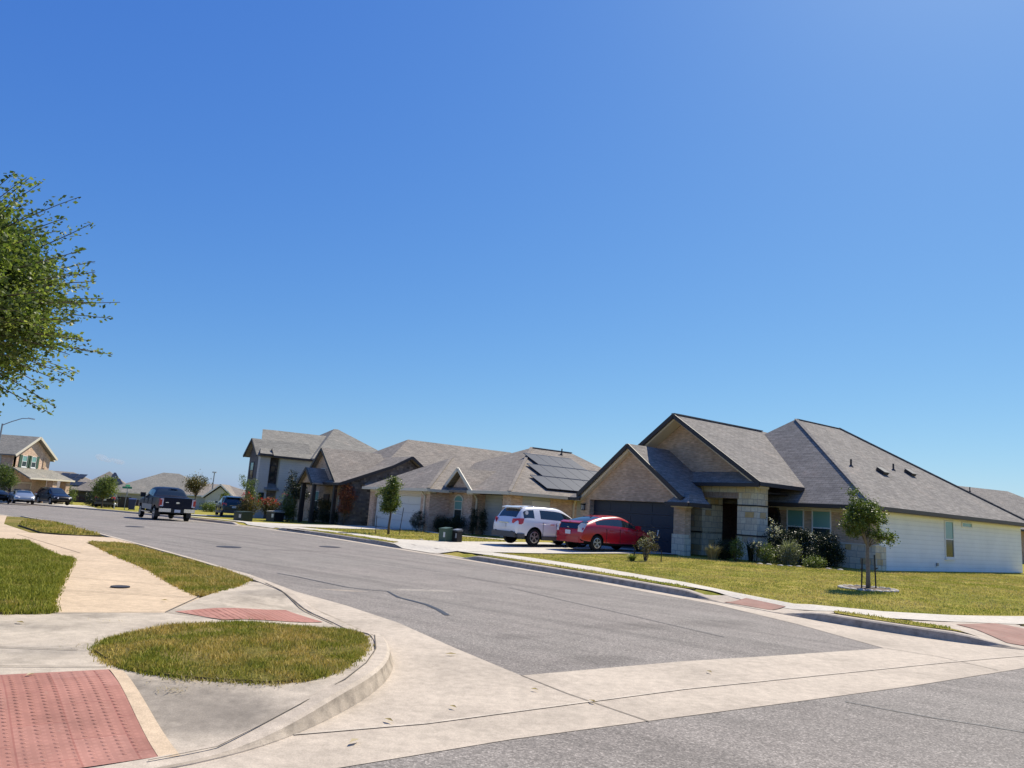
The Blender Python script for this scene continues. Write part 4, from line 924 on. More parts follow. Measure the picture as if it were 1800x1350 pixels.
# ---- two-storey house
u0, v0 = 66.0, 25.0
H = House('two_storey_house', 'tall two-storey house with pale side wall and dark stone front behind the crape myrtles', 'house', W(u0, v0), -.7, HROT, (u0, v0))
g = -1.6
H.wbox('cream_sid', 62.0, 62.4, 22.1, 34, g, 4.95); H.wbox('dkstone', 62.5, 62.9, 21.25, 22.1, g, 4.95); H.wbox('ltgrey_sid', 62.0, 62.5, 20.4, 21.25, g, 5.0)
H.wbox('dkgrey_sid', 62.5, 64.75, 20.4, 22.6, g, 5.0); H.wbox('dkstone', 62.15, 62.5, 21.25, 22.1, g, 2.1); H.rp([(61.8, 21.0, 2.1), (61.8, 22.2, 2.1), (62.5, 22.2, 2.6), (62.5, 21.0, 2.6)], .1)
H.w('dkgrey_sid').prism([H.P(65.0, 20.4, 5.0), H.P(62.1, 20.4, 5.0), H.P(63.6, 20.4, 6.15)], (0, .2, 0)); H.gable(63.6, 1.75, 20.0, 25, 4.85, 6.3, .12)
H.rp([(61.6, 20.2, 5.0), (61.6, 21.3, 5.0), (66.6, 23.0, 7.45), (66.6, 21.8, 7.42)], .14)
H.rp([(61.6, 21.3, 4.92), (61.6, 33.5, 4.92), (66.6, 29.0, 7.5), (66.6, 23.0, 7.45)], .14); H.rp([(66.6, 24.0, 7.45), (66.6, 29.0, 7.5), (71.6, 33.5, 4.95), (71.6, 24.0, 4.95)], .14)
H.wbox('dkgrey_sid', 64.75, 71.2, 24.2, 33.5, g, 4.9)
H.hip(61.3, 75, 24.6, 34.5, 4.97, (67.6, 29.0, 8.35), (67.6, 29.4, 8.35), gut=False)
H.gut((61.57, 21.35, 4.90), (61.57, 34.0, 4.90)); H.gut((61.57, 20.2, 4.98), (61.57, 21.3, 4.98)); H.fas.bar(H.P(61.6, 21.32, 4.85), H.P(62.3, 21.36, 5.45), .05, .25)
H.window((64.3, 20.4, 2.9), RX, FN, .9, 1.4, frame='trim_dk'); H.window((62.5, 21.5, 2.9), SY, SN, .45, 1.2, frame='trim_dk', blind='winglass')
H.window((62.0, 20.6, .6), SY, SN, .45, 1.2, frame='trim_dk', blind='winglass')
H.done(M['shin3'], M['trim_dk'])

# ---- roof behind the corner house
ang = math.atan2(math.cos(R_(67)), math.sin(R_(67)))
H = House('brick_house', 'grey roofed house rising behind the right end of the white side wall', 'house', (40.5, 61.5), .0, ang)
H.wbox('brick1', -7, 16, 0, 12, -.5, 3.0)
H.hip(-7.5, 17, -.6, 12.6, 3.0, (-.2, 6, 6.75), (11, 6, 6.75)); 
H.rp([(-4.6, -.9, 4.3), (.6, -.9, 4.3), (.6, 3, 5.2), (-4.6, 3, 5.2)], .1); H.wbox('dkgrey_sid', -4.2, .2, -.4, 1.4, 2.9, 4.2); H.hip(-6.6, .2, 1.5, 9, 4.2, (-3.8, 5, 7.25), (-3.8, 6, 7.25), gut=False)
vent_pipe(H, (3.6, 4.6, 6.2), .4); roof_vent(H, (1.4, 4.4, 6.1), .2)
H.done(M['shin'], M['trim_dk'])

# ---- two-storey house at the far left
H = House('two_storey_house', 'pinkish tan two-storey house with green shutters and a tan garage at the left edge', 'house', (-52, 79), -1.1, PI/2)
g = -1.6
H.wbox('brick2', 0, 6.3, 0, .4, g, 4.1); H.wbox('ltgrey_sid', -.0, .4, .4, 12, g, 4.1); H.wbox('brick1', -.05, .4, .0, 1.3, g, 4.1); H.wbox('brick2', 5.9, 6.3, .4, 12, g, 4.1)
H.w('brick2').prism([H.P(0, 0, 4.1), H.P(6.3, 0, 4.1), H.P(3.15, 0, 6.05)], (0, .4, 0))
H.gable(3.15, 3.65, -.45, 12.5, 4.05, 6.25)
rk = MB()
for sg in (1, -1): rk.bar(H.P(3.15+sg*3.68, -.48, 3.95), H.P(3.15, -.48, 6.17), .06, .24)
rk.build('gable_trim', M['trim_cr'], H.e, recalc=True)
H.rp([(-.6, -2.4, 1.75), (7.6, -2.4, 1.75), (7.0, -.02, 2.75), (0, -.02, 2.75)], .14); H.gut((-.6, -2.42, 1.75), (7.6, -2.42, 1.75)); H.rp([(7.6, -2.4, 1.75), (7.6, .6, 1.75), (6.3, .6, 2.75), (7.0, -.02, 2.75)], .14)
for a_ in (3.9, 6.4): H.wbox('brick1', a_, a_+.75, -2.2, -1.5, g, 1.65); H.wbox('stone', a_-.05, a_+.8, -2.25, -1.45, g, .3)
H.garage((.5, -.0, -1.1), RX, FN, 3.0, 2.2, 'tandoor', 4, frame='trim_cr')
for a_ in (1.35, 2.95):
    H.window((a_, 0, 2.85), RX, FN, .8, 1.2, sill='white')
    for d_ in (-.48, .84):
        sb = MB(); H.box(sb, a_+d_, a_+d_+.42, -.07, -.002, 2.8, 4.1); sb.build('shutter', M['leafgreen'] if 'leafgreen' in M else M['green_box'], H.e)
H.wbox('brick1', 5.0, 5.5, -.08, 0, 2.9, 4.0)
H.gable(6.6, 1.9, .8, 12, 3.9, 5.4)
H.done(M['shin3'], M['trim_cr'])

# ---- low houses across the far end
def lowhouse(name, label, cx, cy, rot, wd, dp, ze, zr, rl, z0, walls, roofm, fas, shift=0):
    Hh = House(name, label, 'house', (cx, cy), z0, rot)
    Hh.wbox(walls[0], -wd/2+.4, wd/2-.4, .4, dp-.4, z0+1.1, ze-.1); Hh.wbox(walls[1], -wd/2+.36, wd/2-.36, .36, dp-.36, z0-.5, z0+1.1)
    Hh.hip(-wd/2, wd/2, 0, dp, ze, (-rl/2+shift, dp/2, zr), (rl/2+shift, dp/2, zr)); return Hh
rot = R_(20)
H = lowhouse('ranch_house', 'wide low house with a plain grey green hip roof behind the pickup truck', -53.0, 119, rot, 19.5, 14, .55, 4.15, 2.4, -1.6, ('grey_sid', 'brickdk_and_shade'), M['shin3'], 0, -.6)
H.gable(6.6, 1.9, -1.2, 7, .55, 2.35); H.w('cream_sid').prism([H.P(8.2, -.8, .5), H.P(5, -.8, .5), H.P(6.6, -.8, 2.0)], (0, .3, 0)); H.wbox('cream_sid', 5, 8.2, -.8, .4, -2.0, .5)
H.window((-2, .4, -.9), RX, FN, 1.4, 1.2, frame='trim_dk')
H.done(M['shin3'], M['trim_cr'])
H = lowhouse('ranch_house', 'low brown roofed house with dark solar panels beyond the parked black car', -69.5, 119, R_(24), 15, 12, .35, 3.2, 3.4, -1.7, ('dkgrey_sid', 'brickdk_and_shade'), M['shin2'], 0, -1.5)
H.hip(1.0, 10.5, -.8, 9.5, .35, (5.6, 3.6, 3.75), (5.6, 4.6, 3.75)); 
for i in range(3):
    for k in range(3-i % 2):
        b = MB(); x0 = -.6+k*1.25-i*.55; y0 = 1.2+i*1.35; z0_ = .35+.47*y0+.14; q = [H.P(x0, y0, z0_), H.P(x0+1.15, y0, z0_), H.P(x0+1.6, y0+1.25, z0_+.6), H.P(x0+.45, y0+1.25, z0_+.6)]; b.prism(q, (0, 0, .05)); b.build('solar_panel', M['solar'], H.e, recalc=True)
for i in range(3):
    b = MB(); y0 = -.3+i*1.2; z0_ = .35+.77*(y0+.8)+.12; q = [H.P(6.3-.1*i, y0, z0_), H.P(8.8-.8*i, y0, z0_), H.P(8.2-.8*i, y0+1.1, z0_+.85), H.P(6.3, y0+1.1, z0_+.85)]; b.prism(q, (0, 0, .05)); b.build('solar_panel', M['solar'], H.e, recalc=True)
H.done(M['shin2'], M['trim_dk'])
H = lowhouse('ranch_house', 'small cream house with a white trimmed garage gable right of the pickup truck', -41.5, 112, R_(12), 13, 11, .9, 2.75, 3.4, -1.5, ('cream_sid', 'cream_sid'), M['shin2'], 0, -2.3)
H.gable(-.4, 2.35, -3.2, 6, .75, 2.75); H.w('cream_sid').prism([H.P(1.5, -2.8, .7), H.P(-2.3, -2.8, .7), H.P(-.4, -2.8, 2.3)], (0, .3, 0)); H.wbox('cream_sid', -2.3, 1.5, -2.8, .4, -2.0, .7)
H.garage((-1.9, -2.8, -1.45), RX, FN, 3.0, 1.7, 'white', 4)
H.hip(1.5, 9, -1, 9, .9, (5.2, 3.5, 3.4), (5.2, 4.5, 3.4))
H.done(M['shin2'], M['white'])

# ------------------------------------------------------------------ vehicles
def wheel(parent, x, y, z, r, side, wd=.2, spokes=5, rimmat='alloy'):
    t = MB(); o = -wd/2
    t.lathe([(r*.60, -wd/2), (r*.86, -wd/2), (r*.97, -wd/2+.02), (r, -wd/4), (r, wd/4), (r*.97, wd/2-.02), (r*.86, wd/2), (r*.60, wd/2)], (x, y, z), axis='y', seg=28)
    w_ = empty('wheel', (0, 0, 0)); w_.parent = parent
    t.build('tyre', M['rubber'], w_, smooth=False)
    rm = MB(); f = side*(wd/2); 
    rm.lathe([(r*.66, f-side*.05), (r*.66, f+side*.005), (r*.60, f+side*.008), (r*.58, f-side*.06), (r*.05, f-side*.07)] if side > 0 else [(r*.05, f-side*.07), (r*.58, f-side*.06), (r*.60, f+side*.008), (r*.66, f+side*.005), (r*.66, f-side*.05)], (x, y, z), axis='y', seg=28)
    for k in range(spokes):
        a = 2*PI*k/spokes+.3
        for da in (-.16, .16):
            d0_ = Vector((math.cos(a), 0, math.sin(a))); d1_ = Vector((math.cos(a+da), 0, math.sin(a+da)))
            rm.bar(Vector((x, y+f-side*.01, z))+d0_*r*.08, Vector((x, y+f-side*.005, z))+d1_*r*.60, r*.085, .025, upv=(0, 1, 0))
    rm.lathe([(r*.14, f-side*.06), (r*.12, f+side*.01)], (x, y, z), axis='y', seg=16)
    rm.build('rim', M[rimmat], w_, recalc=True)
    return w_
def boolcut(o, cutters):
    dg = bpy.context.evaluated_depsgraph_get()
    for c in cutters:
        md = o.modifiers.new('cut', 'BOOLEAN'); md.operation = 'DIFFERENCE'; md.object = c; md.solver = 'EXACT'
    bpy.context.view_layer.update(); dg = bpy.context.evaluated_depsgraph_get()
    me = bpy.data.meshes.new_from_object(o.evaluated_get(dg)); o.modifiers.clear(); o.data = me
    for c in cutters: bpy.data.objects.remove(c)
def car(name, label, loc, heading, st, paint, wheels, z, group=None, rw=.33, lower=None, cat='car'):
    """st: stations rear->front (x, zb, zbelt, zr, w, wb, wr, glass_side_after, glass_top_after)"""
    root = empty(name, (loc[0], loc[1], z), heading, label, cat, group)
    v = []; f = []; mi = []; R2 = []
    for (x, zb, zt, zr_, w_, wb, wr, gs, gt) in st:
        y6 = wr+.03; z6 = zr_-min(.10, .4*(zr_-zt))
        ring = [(0, zb), (w_*.86, zb), (w_*.97, zb+.09), (w_, zb+(zt-zb)*.5), (w_*.985, zt-.10), (wb, zt), (y6, z6), (wr*.88, zr_-.022), (wr*.5, zr_), (0, zr_+.008)]
        full = [(x, y, zz) for y, zz in ring] + [(x, -y, zz) for y, zz in ring[-2:0:-1]]
        R2.append(len(v)); v += full
    n = 18
    for i in range(len(st)-1):
        gs, gt = st[i][7], st[i][8]
        for k in range(n):
            a = R2[i]+k; b = R2[i]+(k+1) % n; c = R2[i+1]+(k+1) % n; d = R2[i+1]+k
            f.append((a, b, c, d)); kk = k if k < 9 else 17-k
            mi.append(1 if (kk == 5 and gs) or (kk in (7, 8) and gt) or (kk == 6 and gt == 2) else (2 if kk in (0, 1) else 0))
    f.append(tuple(R2[0]+k for k in range(n-1, -1, -1))); mi.append(0); f.append(tuple(R2[-1]+k for k in range(n))); mi.append(0)
    me = bpy.data.meshes.new('body'); me.from_pydata(v, [], f); me.polygons.foreach_set('material_index', mi)
    for q in (paint, M['carglass'], M['under']): me.materials.append(q)
    bm = bmesh.new(); bm.from_mesh(me); bmesh.ops.recalc_face_normals(bm, faces=bm.faces); bm.to_mesh(me); bm.free()
    o = bpy.data.objects.new('body', me); COL.objects.link(o)
    sb = o.modifiers.new('s', 'SUBSURF'); sb.levels = 2; sb.render_levels = 2
    bpy.context.view_layer.update(); dg = bpy.context.evaluated_depsgraph_get(); me2 = bpy.data.meshes.new_from_object(o.evaluated_get(dg)); o.modifiers.clear(); o.data = me2
    cut = []
    for wx in wheels:
        b = MB(); b.lathe([(rw*1.17, -1.3), (rw*1.17, 1.3)], (wx, 0, rw+.02), axis='y', seg=32); c = b.build('cutter', M['under'], recalc=True); 
        # hollow only the outer 35 cm on each side
        c2 = MB(); c2.box(wx-.6, wx+.6, -(st[4][4]-.34), st[4][4]-.34, 0, 1.2); cc = c2.build('cutter2', M['under'])
        boolcut(c, [cc]); cut.append(c)
    boolcut(o, cut)
    # split glass into its own parts
    bm = bmesh.new(); bm.from_mesh(o.data); bm.faces.ensure_lookup_table()
    gl_ = [fc for fc in bm.faces if fc.material_index == 1]; seen = set(); comps = []
    for fc in gl_:
        if fc in seen: continue
        stck = [fc]; seen.add(fc); cp = []
        while stck:
            q = stck.pop(); cp.append(q)
            for e in q.edges:
                for r in e.link_faces:
                    if r.material_index == 1 and r not in seen: seen.add(r); stck.append(r)
        comps.append(cp)
    for cp in comps:
        vm = {}; vv = []; ff = []
        for fc in cp:
            ids = []
            for vx in fc.verts:
                if vx not in vm: vm[vx] = len(vv); vv.append(vx.co.copy()+vx.normal*-.004)
                ids.append(vm[vx])
            ff.append(ids)
        wm = bpy.data.meshes.new('window'); wm.from_pydata([tuple(q) for q in vv], [], ff); wm.materials.append(M['carglass']); wm.polygons.foreach_set('use_smooth', [True]*len(ff))
        wo_ = bpy.data.objects.new('window', wm); COL.objects.link(wo_); wo_.parent = root
    bmesh.ops.delete(bm, geom=gl_, context='FACES'); bm.to_mesh(o.data); bm.free()
    o.data.polygons.foreach_set('use_smooth', [True]*len(o.data.polygons)); o.parent = root
    if hasattr(o.data, 'set_sharp_from_angle'): o.data.set_sharp_from_angle(angle=R_(38))
    hw = max(s_[4] for s_ in st)
    for wx in wheels:
        for sg in (1, -1): wheel(root, wx, sg*(hw-.13), rw, rw, sg, .22)
    # cabin floor block so the interior is not see-through
    ib = MB(); x0, x1 = st[2][0], st[-3][0]; ib.box(x0+.5, x1-.6, -hw*.7, hw*.7, .35, st[4][2]-.12); ib.build('interior', M['black'], root)
    sg_ = MB()
    cxs = (x0+x1)/2
    for xx in (cxs-.55, cxs+.35):
        for yy in (-.38, .38): sg_.box(xx-.08, xx+.08, yy-.22, yy+.22, st[4][2]-.15, st[4][2]+.36)
    sg_.build('seats', M['greytrim'], root)
    return root
def part(root, name, mm, fn, **kw):
    b = MB(); fn(b); return b.build(name, mm, root, recalc=True, **kw)
def plate(root, x, y, z, hx=1, w_=.32, h=.16, txt=True):
    p_ = MB(); p_.box(x-.012, x+.012, y-w_/2, y+w_/2, z-h/2, z+h/2); po = p_.build('licence_plate', M['plate'], root)
    return po
def mirror(root, x, y, z, sg, mm):
    b = MB(); b.box(x-.08, x+.06, y, y+sg*.2, z, z+.15); b.build('mirror', mm, root)
def handle(root, x, y, z, mm):
    b = MB(); b.box(x-.11, x+.11, y-.02, y+.02, z-.015, z+.015); b.build('door_handle', mm, root)
HEAD = math.atan2(VY, VX)
SUV = [(-2.40, .50, .80, .86, .72, .70, .60, 0, 0), (-2.36, .40, .92, .98, .84, .80, .70, 0, 0), (-2.26, .34, 1.04, 1.12, .89, .85, .76, 0, 1), (-1.98, .30, 1.10, 1.60, .91, .87, .70, 1, 0), (-1.72, .28, 1.10, 1.655, .92, .88, .69, 1, 0),
       (-1.38, .27, 1.09, 1.68, .92, .88, .68, 0, 0), (-1.18, .27, 1.08, 1.69, .92, .88, .68, 1, 0), (-.25, .26, 1.05, 1.69, .92, .875, .68, 1, 0), (.35, .26, 1.03, 1.645, .92, .87, .67, 1, 1), (1.18, .27, 1.00, 1.10, .92, .86, .74, 0, 0),
       (1.75, .28, .93, 1.01, .91, .84, .70, 0, 0), (2.18, .30, .82, .90, .87, .79, .62, 0, 0), (2.36, .42, .66, .72, .76, .70, .5, 0, 0)]
def suv(name, label, loc, head, paint, trim=None, cat='car'):
    z = ROAD(*loc) if False else R(*loc)+.03
    r_ = car(name, label, loc, head, SUV, paint, (-1.40, 1.42), z, rw=.36, cat=cat)
    part(r_, 'bumper', M['greytrim'], lambda b: (b.box(-2.455, -2.2, -.78, .78, .33, .56), b.box(-2.3, -1.95, .70, .915, .33, .50), b.box(-2.3, -1.95, -.915, -.70, .33, .50)))
    part(r_, 'side_trim', M['greytrim'], lambda b: (b.box(-1.0, 1.0, .88, .93, .25, .42), b.box(-1.0, 1.0, -.93, -.88, .25, .42)))
    for sg in (1, -1):
        part(r_, 'tail_light', M['redlens'], lambda b: (b.prism([(-2.42, sg*.58, .92), (-2.40, sg*.60, 1.10), (-2.20, sg*.88, 1.13), (-2.24, sg*.90, .88)], (.12, 0, 0)), b.prism([(-2.26, sg*.895, .88), (-2.22, sg*.885, 1.13), (-2.03, sg*.925, 1.13), (-2.07, sg*.93, .92)], (.0, -sg*.08, 0))))
        part(r_, 'headlight', M['whitelens'], lambda b: b.prism([(2.30, sg*.45, .74), (2.10, sg*.84, .80), (2.16, sg*.84, .66), (2.38, sg*.5, .62)], (0, 0, .05)))
        mirror(r_, .98, sg*.90, 1.02, sg, paint); handle(r_, -.45, sg*.925, .93, M['chrome']); handle(r_, .55, sg*.925, .91, M['chrome'])
        part(r_, 'roof_rail', M['greytrim'], lambda b: b.tube([(-1.6, sg*.57, 1.635), (-1.35, sg*.57, 1.675), (.0, sg*.57, 1.665), (.2, sg*.57, 1.62)], .013, 8))
    part(r_, 'tailgate_trim', M['chrome'], lambda b: b.box(-2.425, -2.39, -.36, .36, .905, .94))
    part(r_, 'spoiler', paint, lambda b: b.prism([(-2.12, -.58, 1.565), (-2.12, .58, 1.565), (-1.85, .60, 1.615), (-1.85, -.60, 1.615)], (0, 0, .03)))
    plate(r_, -2.425, 0, .80)
    part(r_, 'door_gap', M['black'], lambda b: [b.box(x-.006, x+.006, sg*.915-.008, sg*.915+.008, .42, 1.0) for x in (-.95, -.2, .95) for sg in (1, -1)])
    return r_
cs = W(25.98, 20.9)
sv = suv('suv', 'white suv parked in the driveway left of the red hatchback', (W(26.05, 21.75)), HEAD, M['wht_car'])
stk = MB(); stk.lathe([(.085, -.004), (.085, .004)], (-1.82, -.815, 1.38), axis='y', seg=18); stk.build('window_sticker', M['white'], sv)
HAT = [(-2.24, .46, .62, .66, .62, .60, .5, 0, 0), (-2.20, .34, .80, .86, .80, .78, .66, 0, 0), (-2.12, .28, .95, 1.06, .85, .82, .70, 0, 2), (-1.75, .24, 1.02, 1.20, .865, .83, .70, 0, 1), (-1.45, .22, 1.03, 1.29, .87, .835, .68, 1, 1), (-.95, .2, 1.02, 1.40, .87, .835, .655, 1, 0), (-.82, .2, 1.015, 1.42, .87, .835, .65, 1, 0),
       (-.1, .19, .98, 1.485, .87, .83, .64, 1, 0), (.35, .19, .96, 1.46, .87, .83, .635, 1, 1), (1.22, .2, .90, 1.06, .87, .82, .70, 0, 0), (1.62, .21, .83, .93, .86, .80, .66, 0, 0), (2.02, .23, .72, .79, .80, .74, .56, 0, 0), (2.2, .34, .55, .60, .66, .62, .45, 0, 0)]
loc = W(23.52, 23.05); z = R(*loc)+.03
rd = car('hatchback', 'red hatchback with clear tail lights parked beside the white suv', loc, HEAD, HAT, M['red_car'], (-1.36, 1.34), z, rw=.315)
part(rd, 'rear_panel', M['glassdk'], lambda b: b.prism([(-2.225, -.55, .84), (-2.225, .55, .84), (-2.10, .58, 1.09), (-2.10, -.58, 1.09)], (-.03, 0, .0)))
part(rd, 'spoiler', M['red_car'], lambda b: b.prism([(-2.16, -.60, 1.075), (-2.16, .60, 1.075), (-1.98, .62, 1.145), (-1.98, -.62, 1.145)], (0, 0, .03)))
for sg in (1, -1):
    part(rd, 'tail_light', M['whitelens'], lambda b: b.prism([(-2.235, sg*.58, .74), (-2.235, sg*.60, .98), (-2.12, sg*.66, 1.10), (-1.95, sg*.835, 1.06), (-2.08, sg*.845, .92), (-2.16, sg*.80, .72)], (-.02, sg*.02, 0)))
    mirror(rd, .95, sg*.84, .95, sg, M['red_car']); handle(rd, -.55, sg*.875, .84, M['red_car']); handle(rd, .4, sg*.875, .82, M['red_car'])
    part(rd, 'headlight', M['whitelens'], lambda b: b.prism([(2.12, sg*.4, .66), (1.85, sg*.76, .80), (1.98, sg*.78, .66), (2.2, sg*.45, .56)], (0, 0, .04)))
    part(rd, 'door_gap', M['black'], lambda b: [b.box(x-.005, x+.005, sg*.868-.006, sg*.868+.006, .3, .92) for x in (-.85, -.05, .95)])
plate(rd, -2.245, 0, .70)
part(rd, 'bumper_skirt', M['red_car'], lambda b: b.prism([(-2.27, -.66, .30), (-2.27, .66, .30), (-2.08, .80, .30), (-2.08, -.80, .30)], (0, 0, .22)))
part(rd, 'rear_wiper', M['black'], lambda b: b.bar((-2.15, 0, 1.12), (-1.9, .3, 1.20), .02, .02))
part(rd, 'badge', M['chrome'], lambda b: b.lathe([(.045, -.01), (.045, .01)], (-2.25, 0, .90), seg=14))
part(rd, 'antenna_fin', M['red_car'], lambda b: b.prism([(-1.05, -.02, 1.40), (-.85, -.02, 1.42), (-1.05, -.02, 1.47)], (0, .04, 0)))

PICK = [(-2.98, .66, 1.30, 1.34, .93, .92, .88, 0, 0), (-2.92, .62, 1.34, 1.37, .98, .97, .92, 0, 0), (-1.6, .60, 1.36, 1.39, 1.0, .985, .94, 0, 0), (-1.22, .58, 1.36, 1.39, 1.0, .985, .94, 0, 2), (-1.08, .58, 1.35, 1.90, 1.0, .97, .76, 1, 0), (-.15, .56, 1.33, 1.96, 1.0, .965, .76, 1, 0), (-.02, .56, 1.33, 1.96, 1.0, .965, .76, 1, 0),
        (.72, .56, 1.30, 1.92, 1.0, .96, .75, 1, 1), (1.35, .56, 1.27, 1.34, 1.0, .95, .84, 0, 0), (2.3, .56, 1.18, 1.27, .99, .93, .82, 0, 0), (2.85, .56, 1.08, 1.16, .96, .90, .78, 0, 0), (2.96, .6, .98, 1.03, .90, .85, .7, 0, 0)]
loc = (-20.6, 45.9); z = ROAD(*loc)
pk = car('pickup_truck', 'dark navy pickup truck parked on the street, rear bumper towards the camera', loc, math.atan2(.80, -.60), PICK, M['navy_car'], (-1.86, 1.85), z, rw=.41, cat='pickup truck')
part(pk, 'tailgate', M['navy_car'], lambda b: b.box(-3.03, -2.96, -.76, .76, .74, 1.36))
for sg in (1, -1): part(pk, 'bumper', M['chrome'], lambda b: b.box(-3.17, -2.98, sg*.36, sg*.96, .55, .75))
part(pk, 'bumper_step', M['black'], lambda b: b.box(-3.15, -2.95, -.36, .36, .50, .74))
plate(pk, -3.165, 0, .62)
part(pk, 'badge', M['chrome'], lambda b: b.prism([(-3.045, .10*math.cos(2*PI*k/16), 1.08+.05*math.sin(2*PI*k/16)) for k in range(16)], (.01, 0, 0)))
part(pk, 'nameplate', M['chrome'], lambda b: b.box(-3.04, -3.02, .50, .66, 1.06, 1.10))
for sg in (1, -1):
    tl = part(pk, 'tail_light', M['redlens'], lambda b: b.box(-3.03, -2.86, sg*.77, sg*.985, .86, 1.30))
    part(tl, 'lens', M['whitelens'], lambda b: (b.box(-3.038, -2.9, sg*.775, sg*.95, .86, .92), b.box(-3.038, -2.9, sg*.775, sg*.95, 1.24, 1.29), b.box(-3.036, -2.9, sg*.78, sg*.84, .92, 1.24)))
    part(pk, 'mirror', M['black'], lambda b: (b.box(.85, 1.0, sg*.97, sg*1.26, 1.28, 1.55)))
    handle(pk, -.75, sg*1.0, 1.18, M['chrome']); handle(pk, .25, sg*1.0, 1.17, M['chrome'])
    part(pk, 'running_board', M['chrome'], lambda b: b.box(-1.1, 1.3, sg*.86, sg*1.02, .42, .48))
    part(pk, 'lower_panel', M['taupe'], lambda b: b.box(-1.25, 1.3, sg*.995, sg*1.012, .60, .90))
    part(pk, 'mud_flap', M['black'], lambda b: b.box(-2.34, -2.31, sg*.72, sg*.99, .25, .62))
part(pk, 'roof_marker', M['sign_back'], lambda b: b.box(-1.0, -.8, -.42, .02, 1.93, 1.965))
part(pk, 'door_gap', M['black'], lambda b: [b.box(x-.006, x+.006, sg*1.0-.01, sg*1.0+.01, .62, 1.30) for x in (-1.2, -.1, .98) for sg in (1, -1)])
part(pk, 'axle', M['under'], lambda b: b.tube([(-1.86, -.8, .42), (-1.86, .8, .42)], .07, 8))

bs = suv('suv', 'black suv on the sloping driveway of the pinkish tan house', (-46.3, 77.6), R_(-37), M['blk_car'])
ts = suv('suv', 'dark teal suv parked beyond the red flowering shrubs', (-23.3, 64.2), R_(118), M['teal_car'])
ks = suv('suv', 'black suv half hidden under the round green tree', (-41.8, 79.5), R_(112), M['blk_car'])
SED = [(x, zb, zt*.93, (zr_-.22 if zr_ > 1.3 else zr_*.93), w_, wb, wr, gs, gt) for (x, zb, zt, zr_, w_, wb, wr, gs, gt) in HAT]
def sedan(label, loc, head, paint):
    z = R(*loc)+.02; r_ = car('sedan', label, loc, head, SED, paint, (-1.36, 1.34), z, rw=.31)
    for sg in (1, -1):
        part(r_, 'headlight', M['whitelens'], lambda b: b.prism([(2.12, sg*.4, .60), (1.85, sg*.76, .74), (1.98, sg*.78, .60), (2.2, sg*.45, .52)], (0, 0, .05)))
        part(r_, 'tail_light', M['redlens'], lambda b: b.prism([(-2.235, sg*.58, .70), (-2.235, sg*.60, .84), (-2.0, sg*.845, .88), (-2.12, sg*.80, .68)], (-.02, sg*.02, 0)))
        mirror(r_, .95, sg*.84, .90, sg, paint)
sedan('black sedan at the left edge of the picture', (-49.3, 73.6), R_(-48), M['blk_car'])
sedan('silver sedan parked nose to the street at the left edge', (-45.6, 71.4), R_(-50), M['slv_car'])


# ------------------------------------------------------------------ plants
def leafmesh(name, P, size, rnd, mm, parent=None, up_bias=.3, aspect=.55, dirs=None):
    n = len(P); a = RNG.normal(size=(n, 3)) if dirs is None else dirs + RNG.normal(size=(n, 3))*.5
    a[:, 2] *= .7; a /= np.linalg.norm(a, axis=1)[:, None]
    b = RNG.normal(size=(n, 3)); b[:, 2] += up_bias*0; b -= (b*a).sum(1)[:, None]*a; b /= np.linalg.norm(b, axis=1)[:, None]
    L = size*RNG.uniform(.6, 1.3, n)[:, None]; Wd = L*aspect
    v = np.empty((n, 4, 3)); v[:, 0] = P-a*L/2; v[:, 1] = P+b*Wd/2; v[:, 2] = P+a*L/2; v[:, 3] = P-b*Wd/2
    me = bpy.data.meshes.new(name); me.vertices.add(n*4); me.vertices.foreach_set('co', v.ravel()); me.loops.add(n*4); me.polygons.add(n)
    me.loops.foreach_set('vertex_index', np.arange(n*4, dtype=np.int32)); me.polygons.foreach_set('loop_start', (np.arange(n)*4).astype(np.int32))
    me.update(calc_edges=True); me.materials.append(mm)
    at = me.attributes.new('rnd', 'FLOAT', 'FACE'); at.data.foreach_set('value', np.clip(rnd, 0, 1))
    o = bpy.data.objects.new(name, me); COL.objects.link(o); o.parent = parent; return o
def crown(blobs, ncl, per, sig):
    """clump centres spread through ellipsoids, more towards their surface"""
    wts = np.array([b[3]*b[4]*b[5] for b in blobs]); wts = wts/wts.sum(); C = []; A = []
    for i in range(ncl):
        b = blobs[RNG.choice(len(blobs), p=wts)]; d = RNG.normal(size=3); d /= np.linalg.norm(d); r = RNG.uniform(.15, 1)**.55
        C.append(np.array(b[:3])+d*r*np.array(b[3:6])); A.append(RNG.uniform(-.22, .25))
    C = np.array(C); A = np.array(A); k = RNG.integers(max(3, per//2), per*3//2, ncl)
    P = np.repeat(C, k, 0)+RNG.normal(size=(k.sum(), 3))*sig*np.repeat(RNG.uniform(.6, 1.4, ncl), k)[:, None]
    return C, P, np.repeat(A, k)+RNG.uniform(.1, .75, k.sum())
def lumps(cx, cz, rx, rz, n, r, seed, extra=()):
    g_ = np.random.default_rng(seed); out = list(extra)
    for i in range(n):
        d = g_.normal(size=3); d /= np.linalg.norm(d); k = g_.uniform(.35, 1.0); rr = r*g_.uniform(.6, 1.25)
        out.append((cx+d[0]*k*(rx-rr*.5), d[1]*k*(rx-rr*.5), cz+d[2]*k*(rz-rr*.4), rr, rr, rr*.75))
    return out
